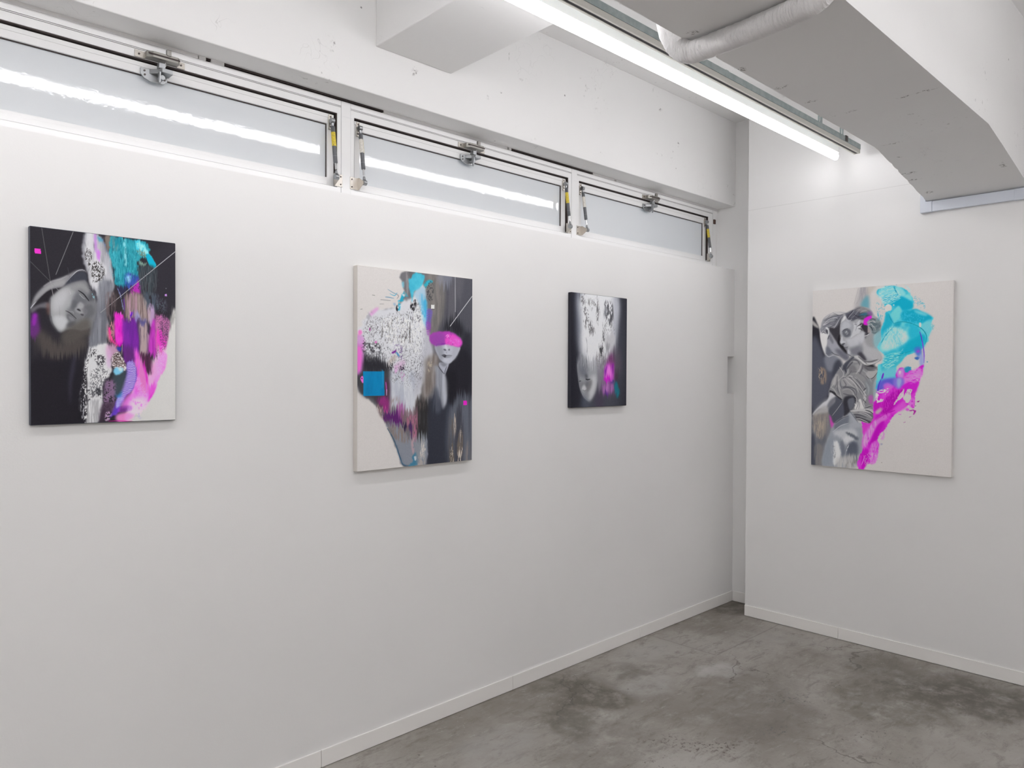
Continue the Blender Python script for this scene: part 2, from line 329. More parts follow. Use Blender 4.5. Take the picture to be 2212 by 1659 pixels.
# ---------------------------------------------------------------- windows
def screw(b, x, y, z, r=.0035):            # pan head facing the room
    tube(b, [(x, y+.001, z), (x, y-.0025, z)], r, 10)
def window(name, xa, xb, fl, fr, lx, label):
    """frame between xa and xb with jamb widths fl, fr; hinged sash with pane, latch and two gas struts"""
    r = thing(name, (xa, YG, ZS), label, 'window', None, 'structure')
    oa, ob = xa+fl, xb-fr
    b = new(); ring(b, xa, xb, ZS, 2.743, (fl, fr, .058, .029), YG, YG+.075)
    obj('window_frame', b, MAT['alu'], r, .0012)
    b = new(); box(b, xa, xb, YG-.001, YG+.07, 2.749, 2.771); box(b, xa, xb, YG-.0005, YG+.07, 2.7445, 2.7475)
    obj('head_track', b, MAT['alu'], r, .001)
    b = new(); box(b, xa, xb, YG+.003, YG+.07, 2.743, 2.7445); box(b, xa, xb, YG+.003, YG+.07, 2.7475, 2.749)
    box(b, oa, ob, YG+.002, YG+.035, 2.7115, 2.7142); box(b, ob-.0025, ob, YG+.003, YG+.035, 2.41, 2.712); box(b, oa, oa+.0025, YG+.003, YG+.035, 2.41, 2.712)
    ring(b, oa, ob, ZS+.058, 2.714, (.03,)*4, YG+.036, YG+.05)  # dark ring stands for the shadow in the gap round the sash
    obj('gasket_gap_shade', b, MAT['seal_shade'], r)
    sa, sb, s0, s1 = oa+.008, ob-.008, 2.402, 2.7075
    b = new(); ring(b, sa, sb, s0, s1, (.03, .03, .034, .042), YG+.016, YG+.048)
    box(b, sa+.001, sb-.001, YG+.0135, YG+.017, 2.6905, 2.7065)          # raised upper rail
    box(b, sa+.03, sb-.03, YG+.0145, YG+.017, s0+.001, s0+.022)
    sash = obj('sash', b, MAT['alu'], r, .0012)
    b = new(); box(b, sa+.026, sb-.026, YG+.030, YG+.036, s0+.03, s1-.038)
    obj('pane', b, MAT['glass'], r)
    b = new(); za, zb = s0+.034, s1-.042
    box(b, sa+.03, sb-.03, YG+.024, YG+.0302, zb-.0026, zb); box(b, sb-.0326, sb-.03, YG+.024, YG+.0302, za, zb-.0026)  # thin dark strip along the pane's top and right edges
    obj('pane_edge_strip', b, MAT['seal_shade'], r)
    # latch: keeper housing on the frame, lever casting on the sash
    b = new()
    prism(b, [(lx-.052, YG), (lx+.06, YG), (lx+.06, YG-.03), (lx+.052, YG-.038), (lx-.034, YG-.038), (lx-.052, YG-.024)], 'z', 2.716, 2.7165+.021)
    k = obj('latch_keeper', b, MAT['keeper'], r, .0012)
    b = new(); box(b, lx-.085, lx-.05, YG-.004, YG, 2.7145, 2.7385); box(b, lx+.058, lx+.088, YG-.004, YG, 2.7145, 2.7385)
    obj('fixing_plate', b, MAT['steel'], k, .0008)
    b = new(); box(b, lx-.05, lx+.058, YG-.0395, YG-.037, 2.7245, 2.7295)
    obj('slot', b, MAT['seal_shade'], k)
    b = new(); screw(b, lx-.071, YG-.004, 2.7265); screw(b, lx+.074, YG-.004, 2.7265)
    obj('screw', b, MAT['screw'], k)
    b = new(); box(b, lx+.012, lx+.028, YG-.041, YG-.027, 2.733, 2.756)
    obj('release_knob', b, MAT['keeper'], k, .002)
    b = new(); tube(b, [(lx+.012, YG-.022, 2.717), (lx+.012, YG-.022, 2.70)], .004, 12)
    obj('latch_bolt', b, MAT['rod'], k, smooth=True)
    sy = YG+.0135
    b = new()
    prism(b, [(lx-.062, 2.686), (lx+.026, 2.686), (lx+.03, 2.668), (lx+.03, 2.655), (lx+.016, 2.643), (lx-.03, 2.643), (lx-.05, 2.65), (lx-.062, 2.664)], 'y', sy-.006, sy)
    c = obj('latch', b, MAT['zinc'], r, .0015)
    b = new()
    prism(b, [(lx-.034, sy-.004), (lx+.034, sy-.004), (lx+.034, sy-.05), (lx-.004, sy-.054), (lx-.012, sy-.03)], 'z', 2.6705, 2.6865)
    box(b, lx-.012, lx+.01, sy-.045, sy-.02, 2.6865, 2.706)
    obj('latch_lever', b, MAT['zinc'], c, .0015)
    b = new(); tube(b, [(lx+.004, sy-.004, 2.659), (lx+.004, sy-.034, 2.659)], .0085, 16)
    obj('pivot', b, MAT['zinc'], c, smooth=True)
    b = new(); prism(b, [(sy-.03, 2.672), (sy-.05, 2.672), (sy-.046, 2.634), (sy-.038, 2.628)], 'x', lx-.012, lx-.007)
    obj('finger_tab', b, MAT['zinc'], c, .001)
    b = new(); screw(b, lx-.049, sy-.006, 2.677); screw(b, lx-.048, sy-.006, 2.663); screw(b, lx+.02, sy-.006, 2.66)
    obj('screw', b, MAT['screw'], c)
    # gas struts
    for side, x, fx in ((-1, oa+.027, oa-.004), (1, ob-.027, ob+.006)):
        top = Vector((x, YG-.004, 2.674)); bot = Vector((x, YG-.04, 2.429)); d = bot-top
        b = new(); tube(b, [top+d*t for t in (.1, .11, .745, .755)], [.007, .009, .009, .0075], 20)
        st = obj('gas_strut', b, MAT['grey'], r, smooth=True)
        b = new(); tube(b, [top+d*.635, top+d*.638], .0092, 20); obj('crimp_ring', b, MAT['zinc'], st, smooth=True)
        b = new(); tube(b, [top+d*.21, top+d*.46], .0093, 24, False)
        obj('caution_label', b, MAT['yellow'] if side > 0 else MAT['sticker'], st, smooth=True)
        if side < 0:
            b = new(); tube(b, [top+d*.212+Vector((.0045, .0005, 0)), top+d*.458+Vector((.0045, .0005, 0))], .0066, 24, False)
            obj('caution_label', b, MAT['yellow'], st, smooth=True)
        b = new(); tube(b, [top+d*.75, top+d*.87], .0045, 14); obj('piston_rod', b, MAT['rod'], st, smooth=True)
        for nm, q, s in (('top_socket', top, 1), ('bottom_socket', bot, -1)):
            b = new(); tube(b, [q+d*(.11*s), q+d*(.05*s)], [.005, .0075], 14)
            tube(b, [q+Vector((-.008, 0, 0)), q+Vector((.008, 0, 0))], .0115, 18)
            obj(nm, b, MAT['zinc'], st, smooth=True)
        b = new(); box(b, x-.009, x+.009, YG+.0105, YG+.0165, 2.640, 2.703)
        tube(b, [(x, YG+.012, 2.674), (x, YG-.002, 2.674)], .006, 12)
        br = obj('sash_bracket', b, MAT['steel'], r, .001)
        b = new(); screw(b, x, YG+.0105, 2.694); screw(b, x, YG+.0105, 2.652); obj('screw', b, MAT['screw'], br)
        b = new(); box(b, min(fx, fx+side*.018), max(fx, fx+side*.018), YG-.003, YG, 2.401, 2.4535)
        xin = x-side*-.0095
        prism(b, [(YG-.001, 2.4535), (YG-.001, 2.401), (YG-.012, 2.401), (YG-.047, 2.422), (YG-.047, 2.434), (YG-.012, 2.4535)], 'x', xin-.001, xin+.001)
        box(b, min(fx, xin), max(fx, xin), YG-.003, YG-.001, 2.401, 2.4535)
        br = obj('frame_bracket', b, MAT['steel'], r, .0006)
        b = new(); screw(b, fx+side*.009, YG-.003, 2.444, .003); screw(b, fx+side*.009, YG-.003, 2.411, .003); obj('screw', b, MAT['screw'], br)
    return r
window('window_1', .288, 1.733, .018, .018, .985, 'left awning window with long lamp reflection, above the wide dark portrait')
window('window_2', 1.781, 3.234, .018, .026, 2.475, 'middle awning window above the canvas with a blue square')
w3 = window('window_3', 3.282, 4.753, .018, .055, 3.995, 'right awning window nearest the corner, with mostly plain pane')
b = new(); box(b, 4.757, 4.778, YG-.012, YG-.002, 2.672, 2.704); obj('corner_clip', b, MAT['rust'], w3, .002)
for i, (xa, xb) in enumerate(((.262, .288), (1.7335, 1.781), (3.2345, 3.282), (4.7535, 4.797))):
    b = new(); box(b, xa+.0012, xb-.0008, YG-.001, YG+.075, ZS, 2.771)
    if i < 3 and i: box(b, xa-.004, xb+.016, YG-.0016, YG-.0005, 2.7065, 2.7072)
    tag(obj('trim_%d' % (i+1), b, MAT['alu'], bevel=.001), ['white metal post at the left end of the windows', 'white metal post between left and middle windows',
        'white metal post between middle and right windows', 'white metal post at the corner end of the windows'][i], 'window post', None, 'structure')
b = new()                                  # painted caulk between frame and beam, fallen out in places
for xa, xb in ((.262, 1.12), (1.125, 1.15), (1.17, 1.22), (1.95, 2.72), (2.735, 2.75), (3.42, 3.62), (3.64, 4.797)):
    box(b, xa, xb, YG-.006, YG+.02, 2.7705, ZB)
box(b, .262, 4.797, YG+.05, YG+.075, 2.7705, ZB)
tr5 = tag(obj('trim_5', b, MAT['wall']), 'broken white caulk line between window frames and beam', 'caulk', None, 'structure')
b = new()  # dark boxes stand in for the shade inside the open caulk gaps
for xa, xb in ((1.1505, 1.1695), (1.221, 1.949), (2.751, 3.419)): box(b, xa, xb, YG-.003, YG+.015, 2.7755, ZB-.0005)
obj('gap_shade', b, MAT['seal_shade'], tr5)

# ---------------------------------------------------------------- lamps and rails
LY, LZ = 1.846, 2.885
def tube_light(xa, xb, y, label, mat='lamp'):
    r = thing('tube_light', ((xa+xb)/2, y, 2.94), label, 'lamp', 'LED tube lamps in rows')
    b = new(); box(b, xa+.004, xb-.002, y-.0175, y+.0175, 2.9065, 2.9405)
    obj('lamp_housing', b, MAT['lamp_body'], r, .002)
    b = new(); box(b, xa+.003, xb-.001, y-.0185, y+.0185, 2.904, 2.9065); obj('lamp_base_plate', b, MAT['lamp_body'], r)
    b = new(); n = 14; pr = []
    for i in range(n+1):
        a = math.pi+math.pi*i/n; pr.append((y+.0168*math.cos(a), 2.883+.019*math.sin(a)))
    pr += [(y+.0168, 2.892), (y+.0135, 2.9035), (y-.0135, 2.9035), (y-.0168, 2.892)]
    prism(b, pr, 'x', xa+.002, xb-.002)
    d = obj('lamp_diffuser', b, MAT[mat], r, smooth=True)
    return r
tube_light(1.735, 4.45, LY, 'bright white LED tube hung beside the rail, ending near the corner')
tube_light(-.99, 1.725, LY, 'second LED tube in line, continuing overhead past the cross beam')
tube_light(-3.7, -1.0, LY, 'third LED tube in line, nearest the rear wall')
ROW2, FILL_ROW = -.35, -2.5  # the third row is unseen, added to fill light on the walls
tube_light(1.31, 4.02, ROW2, 'LED tube right of the big beam, nearest the boarded wall', 'lamp2')
tube_light(-1.41, 1.3, ROW2, 'LED tube right of the big beam, directly overhead', 'lamp2')
tube_light(-3.9, -1.42, ROW2, 'LED tube right of the big beam, towards the rear wall', 'lamp2')
tube_light(-1.41, 1.3, FILL_ROW, 'added LED tube in an unseen fill row, across the room', 'lamp_fill')
tube_light(-3.9, -1.42, FILL_ROW, 'added LED tube in an unseen fill row, by the rear wall', 'lamp_fill')

def rail(xa, xb, y, hangers, lab):
    r = thing('lighting_rail', (xb, y, 2.89), lab[0], 'rail', 'lighting rails')
    b = new(); prism(b, [(y-.018, 2.89), (y-.0075, 2.89), (y-.0075, 2.905), (y+.0075, 2.905), (y+.0075, 2.89), (y+.018, 2.89), (y+.018, 2.912), (y-.018, 2.912)], 'x', xa, xb-.006)
    obj('rail_body', b, MAT['rail'], r, .001)
    b = new(); box(b, xa+.001, xb-.008, y-.0073, y+.0073, 2.8925, 2.9048); obj('rail_slot', b, MAT['slot'], r)
    b = new(); prism(b, [(y-.018, 2.8895), (y+.018, 2.8895), (y+.018, 2.912), (y-.018, 2.912)], 'x', xb-.006, xb); obj('end_cap', b, MAT['rail'], r, .001)
    c = thing('steel_channel', (xb, y, 2.94), lab[1], 'channel', 'galvanised channels')
    b = new(); prism(b, [(y-.02, 2.912), (y+.02, 2.912), (y+.02, 2.941), (y+.0185, 2.941), (y+.0185, 2.9135), (y-.0185, 2.9135), (y-.0185, 2.941), (y-.02, 2.941)], 'x', xa, xb)
    obj('channel_body', b, MAT['galv'], c)
    for hx, two in hangers:
        b = new(); tube(b, [(hx, y, 2.93), (hx, y, ZC)], .0045, 10)
        if two: tube(b, [(hx+.03, y, 2.93), (hx+.03, y, ZC)], .0045, 10)
        else: box(b, hx-.012, hx+.012, y-.0155, y-.0125, 2.914, ZC)
        obj('hanger_rod', b, MAT['galv'], c)
        b = new(); box(b, hx+.02, hx+.05, y-.024, y+.022, 2.9135, 2.946) if two else box(b, hx-.006, hx+.006, y-.012, y+.012, 2.9135, 2.926)
        obj('hanger_clip', b, MAT['screw'], c, .002)
    return c
c1 = rail(-3.7, 4.5, 1.744, ((3.978, 0), (4.262, 1), (1.55, 0), (.3, 0), (-1.2, 0), (-2.7, 0)),
     ('cream lighting rail with dark slot beside the bright tube', 'grey galvanised channel carrying the cream rail beside the beam'))
c2 = rail(-3.9, 4.07, ROW2-.102, ((3.7, 0), (2.7, 0), (1.2, 0), (-.4, 0), (-2., 0)),
     ('cream lighting rail of the middle lamp row', 'grey galvanised channel of the middle lamp row'))
c3 = rail(-3.9, 1.35, FILL_ROW-.102, ((.9, 0), (-.4, 0), (-2., 0), (-3.4, 0)),
     ('cream lighting rail of the added, unseen fill row', 'grey galvanised channel of the added, unseen fill row'))
for c, y, ly, xs in ((c1, 1.744, LY, (4.3, 3.0, 1.9, 1.5, .2, -.8, -1.2, -2.4, -3.5)), (c2, ROW2-.102, ROW2, (3.8, 2.6, 1.5, 1.1, .2, -1., -2.2, -3.6)), (c3, FILL_ROW-.102, FILL_ROW, (1., -.2, -1.2, -1.7, -3.6))):
    for x in xs:
        b = new(); box(b, x-.012, x+.012, min(y-.02, ly-.018), max(y+.02, ly+.018), 2.941, 2.9435)
        obj('mounting_strap', b, MAT['galv'], c)

# ---------------------------------------------------------------- wrapped pipe under the beam
P = []
for z in np.linspace(3.36, 2.80, 12): P.append((2.13, 1.452, z))
for t in np.linspace(0, 1, 13)[1:]:
    a = t*math.pi/2; P.append((2.13+.03*t, 1.452-.085*(1-math.cos(a)), 2.80-.137*math.sin(a)))
for t in np.linspace(0, 1, 40)[1:]:
    P.append((2.16-.03*t*t, 1.367-.39*t, 2.663+.004*t))
for t in np.linspace(0, 1, 13)[1:]:
    a = t*math.pi/2; P.append((2.13-.012*t, .977-.105*math.sin(a), 2.667+.12*(1-math.cos(a))))
for z in np.linspace(2.80, 3.36, 12): P.append((2.118, .872, z))
Q = [Vector(p) for p in P]; fine = []
for i in range(len(Q)-1):
    for k in range(3): fine.append(Q[i].lerp(Q[i+1], k/3))
fine.append(Q[-1])
rnd = random.Random(9); wv = [rnd.uniform(0, 6.28) for _ in range(40)]
def wob(i, a):                             # overlapping turns of tape, puckered on the inside of the bends
    bend = math.exp(-((i-54)/14.)**2)+math.exp(-((i-172)/14.)**2)
    s = (i*.11+a/6.283) % 1
    return 1+.04*(1-s)**2+.02*math.sin(a*3+wv[i//9 % 40])*.5+bend*.03*math.sin(i*2.3+a)
b = new(); tube(b, fine, .0355, 28, True, wob)
tag(obj('wrapped_pipe', b, MAT['tape'], smooth=True), 'white tape-wrapped pipe bending under the big beam', 'pipe')

# ---------------------------------------------------------------- cable trunking on the right wall
r = thing('cable_trunking', (XR, 1.2, 2.53), 'pale blue-grey cable trunking on the wall under the beam end', 'trunking')
b = new(); box(b, XR-.0245, XR-.0005, .2, 1.36, 2.507, 2.5635); box(b, XR-.026, XR-.0005, .93, .975, 2.5055, 2.5645)
obj('trunking_cover', b, MAT['pvc'], r, .002)
b = new(); prism(b, [(1.3605, 2.505), (1.42, 2.505), (1.42, 2.66), (1.3915, 2.66), (1.3915, 2.5655), (1.3605, 2.5655)], 'x', XR-.027, XR-.0005)
obj('trunking_corner', b, MAT['pvc'], r, .003)
b = new(); box(b, XR-.0245, XR-.0005, 1.3925, 1.4185, 2.6605, ZC)
obj('trunking_riser', b, MAT['pvc'], r, .002)

# ---------------------------------------------------------------- paint engine
# A canvas is painted stroke by stroke into a numpy array (u to the right, v down,
# both in thousandths of the canvas) and becomes the pigment of the canvas mesh.
class Paint:
    def __init__(s, W, H, base, unit, seed=1):
        s.W, s.H, s.u = W, H, unit
        s.img = np.ones((H, W, 3), np.float32)*np.array(base, np.float32)
        s.rng = np.random.RandomState(seed)
        yy, xx = np.mgrid[0:H, 0:W].astype(np.float32)
        s.x, s.y = xx, yy
    def noise(s, sx, sy, octs=3):
        out = np.zeros((s.H, s.W), np.float32); amp = 1; tot = 0
        for o in range(octs):
            cx = max(1.0, sx*s.u/2**o); cy = max(1.0, sy*s.u/2**o)
            gx, gy = int(s.W/cx)+3, int(s.H/cy)+3
            g = s.rng.rand(gy, gx).astype(np.float32)
            ox, oy = s.rng.rand(2)
            fx, fy = np.arange(s.W)/cx+ox, np.arange(s.H)/cy+oy
            ix, iy = fx.astype(int), fy.astype(int)
            tx, ty = fx-ix, fy-iy
            tx = (tx*tx*(3-2*tx)).astype(np.float32); ty = (ty*ty*(3-2*ty)).astype(np.float32)
            a = g[:, ix]*(1-tx)+g[:, ix+1]*tx
            out += amp*(a[iy]*(1-ty)[:, None]+a[iy+1]*ty[:, None]); tot += amp; amp *= .55
        out /= tot
        return np.clip((out-.5)*1.5+.5, 0, 1)
    def blur(s, m, r):
        r = r*s.u
        if r < .35: return m
        k = int(math.ceil(r*2.5)); t = np.arange(-k, k+1)
        g = np.exp(-.5*(t/r)**2); g = (g/g.sum()).astype(np.float32)
        for ax in (0, 1):
            p = np.pad(m, [(k, k) if a == ax else (0, 0) for a in (0, 1)], mode='edge')
            acc = np.zeros_like(m)
            n = m.shape[ax]
            for i, w in enumerate(g):
                acc += w*(p[i:i+n] if ax == 0 else p[:, i:i+n])
            m = acc
        return m
    def pts(s, P):
        return [(a*s.W/1000., b*s.H/1000.) for a, b in P]
    def spline(s, P, closed, n=5):
        Q = []; m = len(P)
        for i in range(m if closed else m-1):
            if closed: p = [P[(i+k-1) % m] for k in range(4)]
            else: p = [P[max(0, min(m-1, i+k-1))] for k in range(4)]
            for j in range(n):
                t = j/n
                Q.append(tuple(.5*((2*p[1][d])+(-p[0][d]+p[2][d])*t+(2*p[0][d]-5*p[1][d]+4*p[2][d]-p[3][d])*t*t
                               + (-p[0][d]+3*p[1][d]-3*p[2][d]+p[3][d])*t**3) for d in (0, 1)))
        if not closed: Q.append(P[-1])
        return Q
    def inside(s, P, warp=0, ws=6):
        x, y = s.x+.5, s.y+.5
        if warp:
            x = x+(s.noise(ws, ws)-.5)*2*warp*s.u; y = y+(s.noise(ws, ws)-.5)*2*warp*s.u
        m = np.zeros((s.H, s.W), bool); n = len(P)
        for i in range(n):
            (x0, y0), (x1, y1) = P[i], P[(i+1) % n]
            if y0 == y1: continue
            c = ((y0 > y) != (y1 > y)) & (x < (x1-x0)*(y-y0)/(y1-y0)+x0)
            m ^= c
        return m.astype(np.float32)
    def put(s, m, c):
        s.img += m[..., None]*(np.array(c, np.float32)-s.img)
    def op(s, kind, P, o):
        P = s.pts(P)
        if kind == 'smear':                    # wet paint dragged up and down in streaks
            sx, sy, amp = o['t']
            m = s.blur(s.inside(s.spline(P, True)), o.get('s', [3])[0])
            dy = ((s.noise(sx, sy)-.5)*2*amp*s.u*m)
            iy = np.clip((s.y+dy).astype(int), 0, s.H-1)
            s.img = s.img[iy, s.x.astype(int)]
            return
        c = o.get('c', [128]*3); a = o.get('a', [1])[0]; soft = o.get('s', [.6])[0]*.56
        if kind in ('poly', 'sharp'):
            Q = P if kind == 'sharp' else s.spline(P, True)
            m = s.blur(s.inside(Q, *o.get('w', [0])), soft)
        else:                                  # brush line, width in photo-sized units, tapering from w0 to w1
            Q = P if kind == 'line' else s.spline(P, False)
            w = o.get('b', [1.]); w0, w1 = w[0], w[-1]
            m = np.zeros((s.H, s.W), np.float32); n = len(Q)-1
            for i in range(n):
                (x0, y0), (x1, y1) = Q[i], Q[i+1]
                r = (w0+(w1-w0)*(i+.5)/n)*s.u*.42
                if kind == 'curve': r *= .35+.65*math.sin(math.pi*(i+.5)/n)**.6
                pad = r+3+soft*s.u*2
                X0, X1 = int(max(0, min(x0, x1)-pad)), int(min(s.W, max(x0, x1)+pad+1))
                Y0, Y1 = int(max(0, min(y0, y1)-pad)), int(min(s.H, max(y0, y1)+pad+1))
                if X1 <= X0 or Y1 <= Y0: continue
                xx, yy = s.x[Y0:Y1, X0:X1]+.5, s.y[Y0:Y1, X0:X1]+.5
                dx, dy = x1-x0, y1-y0; L = dx*dx+dy*dy+1e-6
                t = np.clip(((xx-x0)*dx+(yy-y0)*dy)/L, 0, 1)
                d = np.hypot(xx-x0-t*dx, yy-y0-t*dy)
                sf = max(.5, soft*s.u)
                v = np.clip((r-d)/sf*.5+.5, 0, 1)*min(1, r/.5)
                np.maximum(m[Y0:Y1, X0:X1], v, out=m[Y0:Y1, X0:X1])
        if 't' in o:                           # broken, dragged paint: cell size x, y, share left bare, contrast
            sx, sy, th, k = o['t']
            m = m*np.clip((s.noise(sx, sy)-th)*k+.5, 0, 1)
        if 'r' in o:                           # ridges: spacing, angle, depth
            sp, an, dp = o['r']
            an = math.radians(an)
            ph = (s.x*math.cos(an)+s.y*math.sin(an))/(sp*s.u)+s.noise(22, 16)*1.3
            m = m*(1-dp+dp*(.5+.5*np.sin(ph*6.2832)))
        m = m*a
        if 'd' in o:                           # pigment varies towards a second colour: r,g,b, cell x, y
            r, g, b, sx, sy = o['d']
            n = np.clip((s.noise(sx, sy)-.5)*1.8+.5, 0, 1)[..., None]
            col = np.array(c, np.float32)*(1-n)+np.array([r, g, b], np.float32)*n
            s.img += m[..., None]*(col-s.img)
        else:
            s.put(m, c)
    def run(s, text):
        for ln in text.strip().split('\n'):
            ln = ln.strip()
            if not ln or ln[0] == '#': continue
            head, _, opt = ln.partition('|')
            f = head.split()
            P = [tuple(float(v) for v in q.split(',')) for q in f[1:]]
            o = {}
            for q in opt.split():
                k, v = q.split('='); o[k] = [float(z) for z in v.split(',')]
            s.op(f[0], P, o)
        g = s.noise(1.2, 1.2, 1)-.5             # canvas weave
        s.img = np.clip(s.img+g[..., None]*3.5, 0, 255)
        return s.img

# ---------------------------------------------------------------- paintings
def lin(c):
    c = np.asarray(c, np.float32)/255.
    return np.where(c <= .04045, c/12.92, ((c+.055)/1.055)**2.4)
def painting(loc, right, out, W, H, T, base, edge, text, size, unit, white, seed, label, group='canvases on the walls'):
    """stretched canvas W x H x T hung flat on a wall; right and out are its own axes, loc its bottom-left corner on the wall"""
    right, out, up = Vector(right), Vector(out), Vector((0, 0, 1)); loc = Vector(loc)
    r = thing('painting', loc+right*(W/2), label, 'painting', group)
    def P(u, d, v): return loc+right*u+out*d+up*v
    b = new(); V = [b.verts.new(P(u, d, v)) for u in (0, W) for d in (.001, T) for v in (0, H)]
    for f in ((0, 1, 3, 2), (4, 6, 7, 5), (0, 4, 5, 1), (2, 3, 7, 6), (0, 2, 6, 4), (1, 5, 7, 3)): b.faces.new([V[i] for i in f])
    m = M('canvas_edge'); m.base(tuple(float(q) for q in lin(edge)/lin(white)*.8), .6, 0, .15)
    obj('canvas', b, m.m, r, .003)
    nx, ny = size
    p = Paint(nx, ny, base, unit, seed); img = p.run(text)
    alb = np.clip(lin(img)/lin(white)*.8, .004, .93)
    gray = img.mean(2)
    hgt = (p.blur(gray, .8)-p.blur(gray, 5))/255.*.0012       # raised paint where the strokes are broken
    uu, vv = np.meshgrid((np.arange(nx))/(nx-1), (np.arange(ny))/(ny-1))
    m_ = .0018
    A = np.array(loc)+np.array(right)*0
    co = (np.array(loc)[None, None]+np.array(right)[None, None]*(m_+(W-2*m_)*uu)[..., None]
          + np.array(out)[None, None]*(T+.0008+np.clip(hgt, -.0006, .0008))[..., None]
          + np.array([0, 0, 1.])[None, None]*(H-m_-(H-2*m_)*vv)[..., None]).reshape(-1, 3)
    idx = np.arange(nx*ny).reshape(ny, nx)
    q = np.stack([idx[1:, :-1], idx[1:, 1:], idx[:-1, 1:], idx[:-1, :-1]], -1).reshape(-1, 4)
    if right.cross(up).dot(out) < 0: q = q[:, ::-1]
    me = bpy.data.meshes.new('painted_surface')
    me.vertices.add(len(co)); me.vertices.foreach_set('co', co.astype(np.float32).ravel())
    me.loops.add(q.size); me.loops.foreach_set('vertex_index', np.ascontiguousarray(q).astype(np.int32).ravel())
    me.polygons.add(len(q)); me.polygons.foreach_set('loop_start', np.arange(0, q.size, 4, dtype=np.int32))
    me.polygons.foreach_set('loop_total', np.full(len(q), 4, np.int32))
    me.polygons.foreach_set('use_smooth', np.ones(len(q), bool))
    at = me.color_attributes.new('pigment', 'FLOAT_COLOR', 'POINT')
    at.data.foreach_set('color', np.concatenate([alb.reshape(-1, 3), np.ones((nx*ny, 1))], 1).astype(np.float32).ravel())
    me.update(); me.validate()
    m = M('oil_paint'); a = m.n('ShaderNodeAttribute', attribute_name='pigment')
    m.base(a.outputs['Color'], .5, 0, .12)
    o = bpy.data.objects.new('painted_surface', me); COL.objects.link(o); me.materials.append(m.m); hang(o, r)
    return r
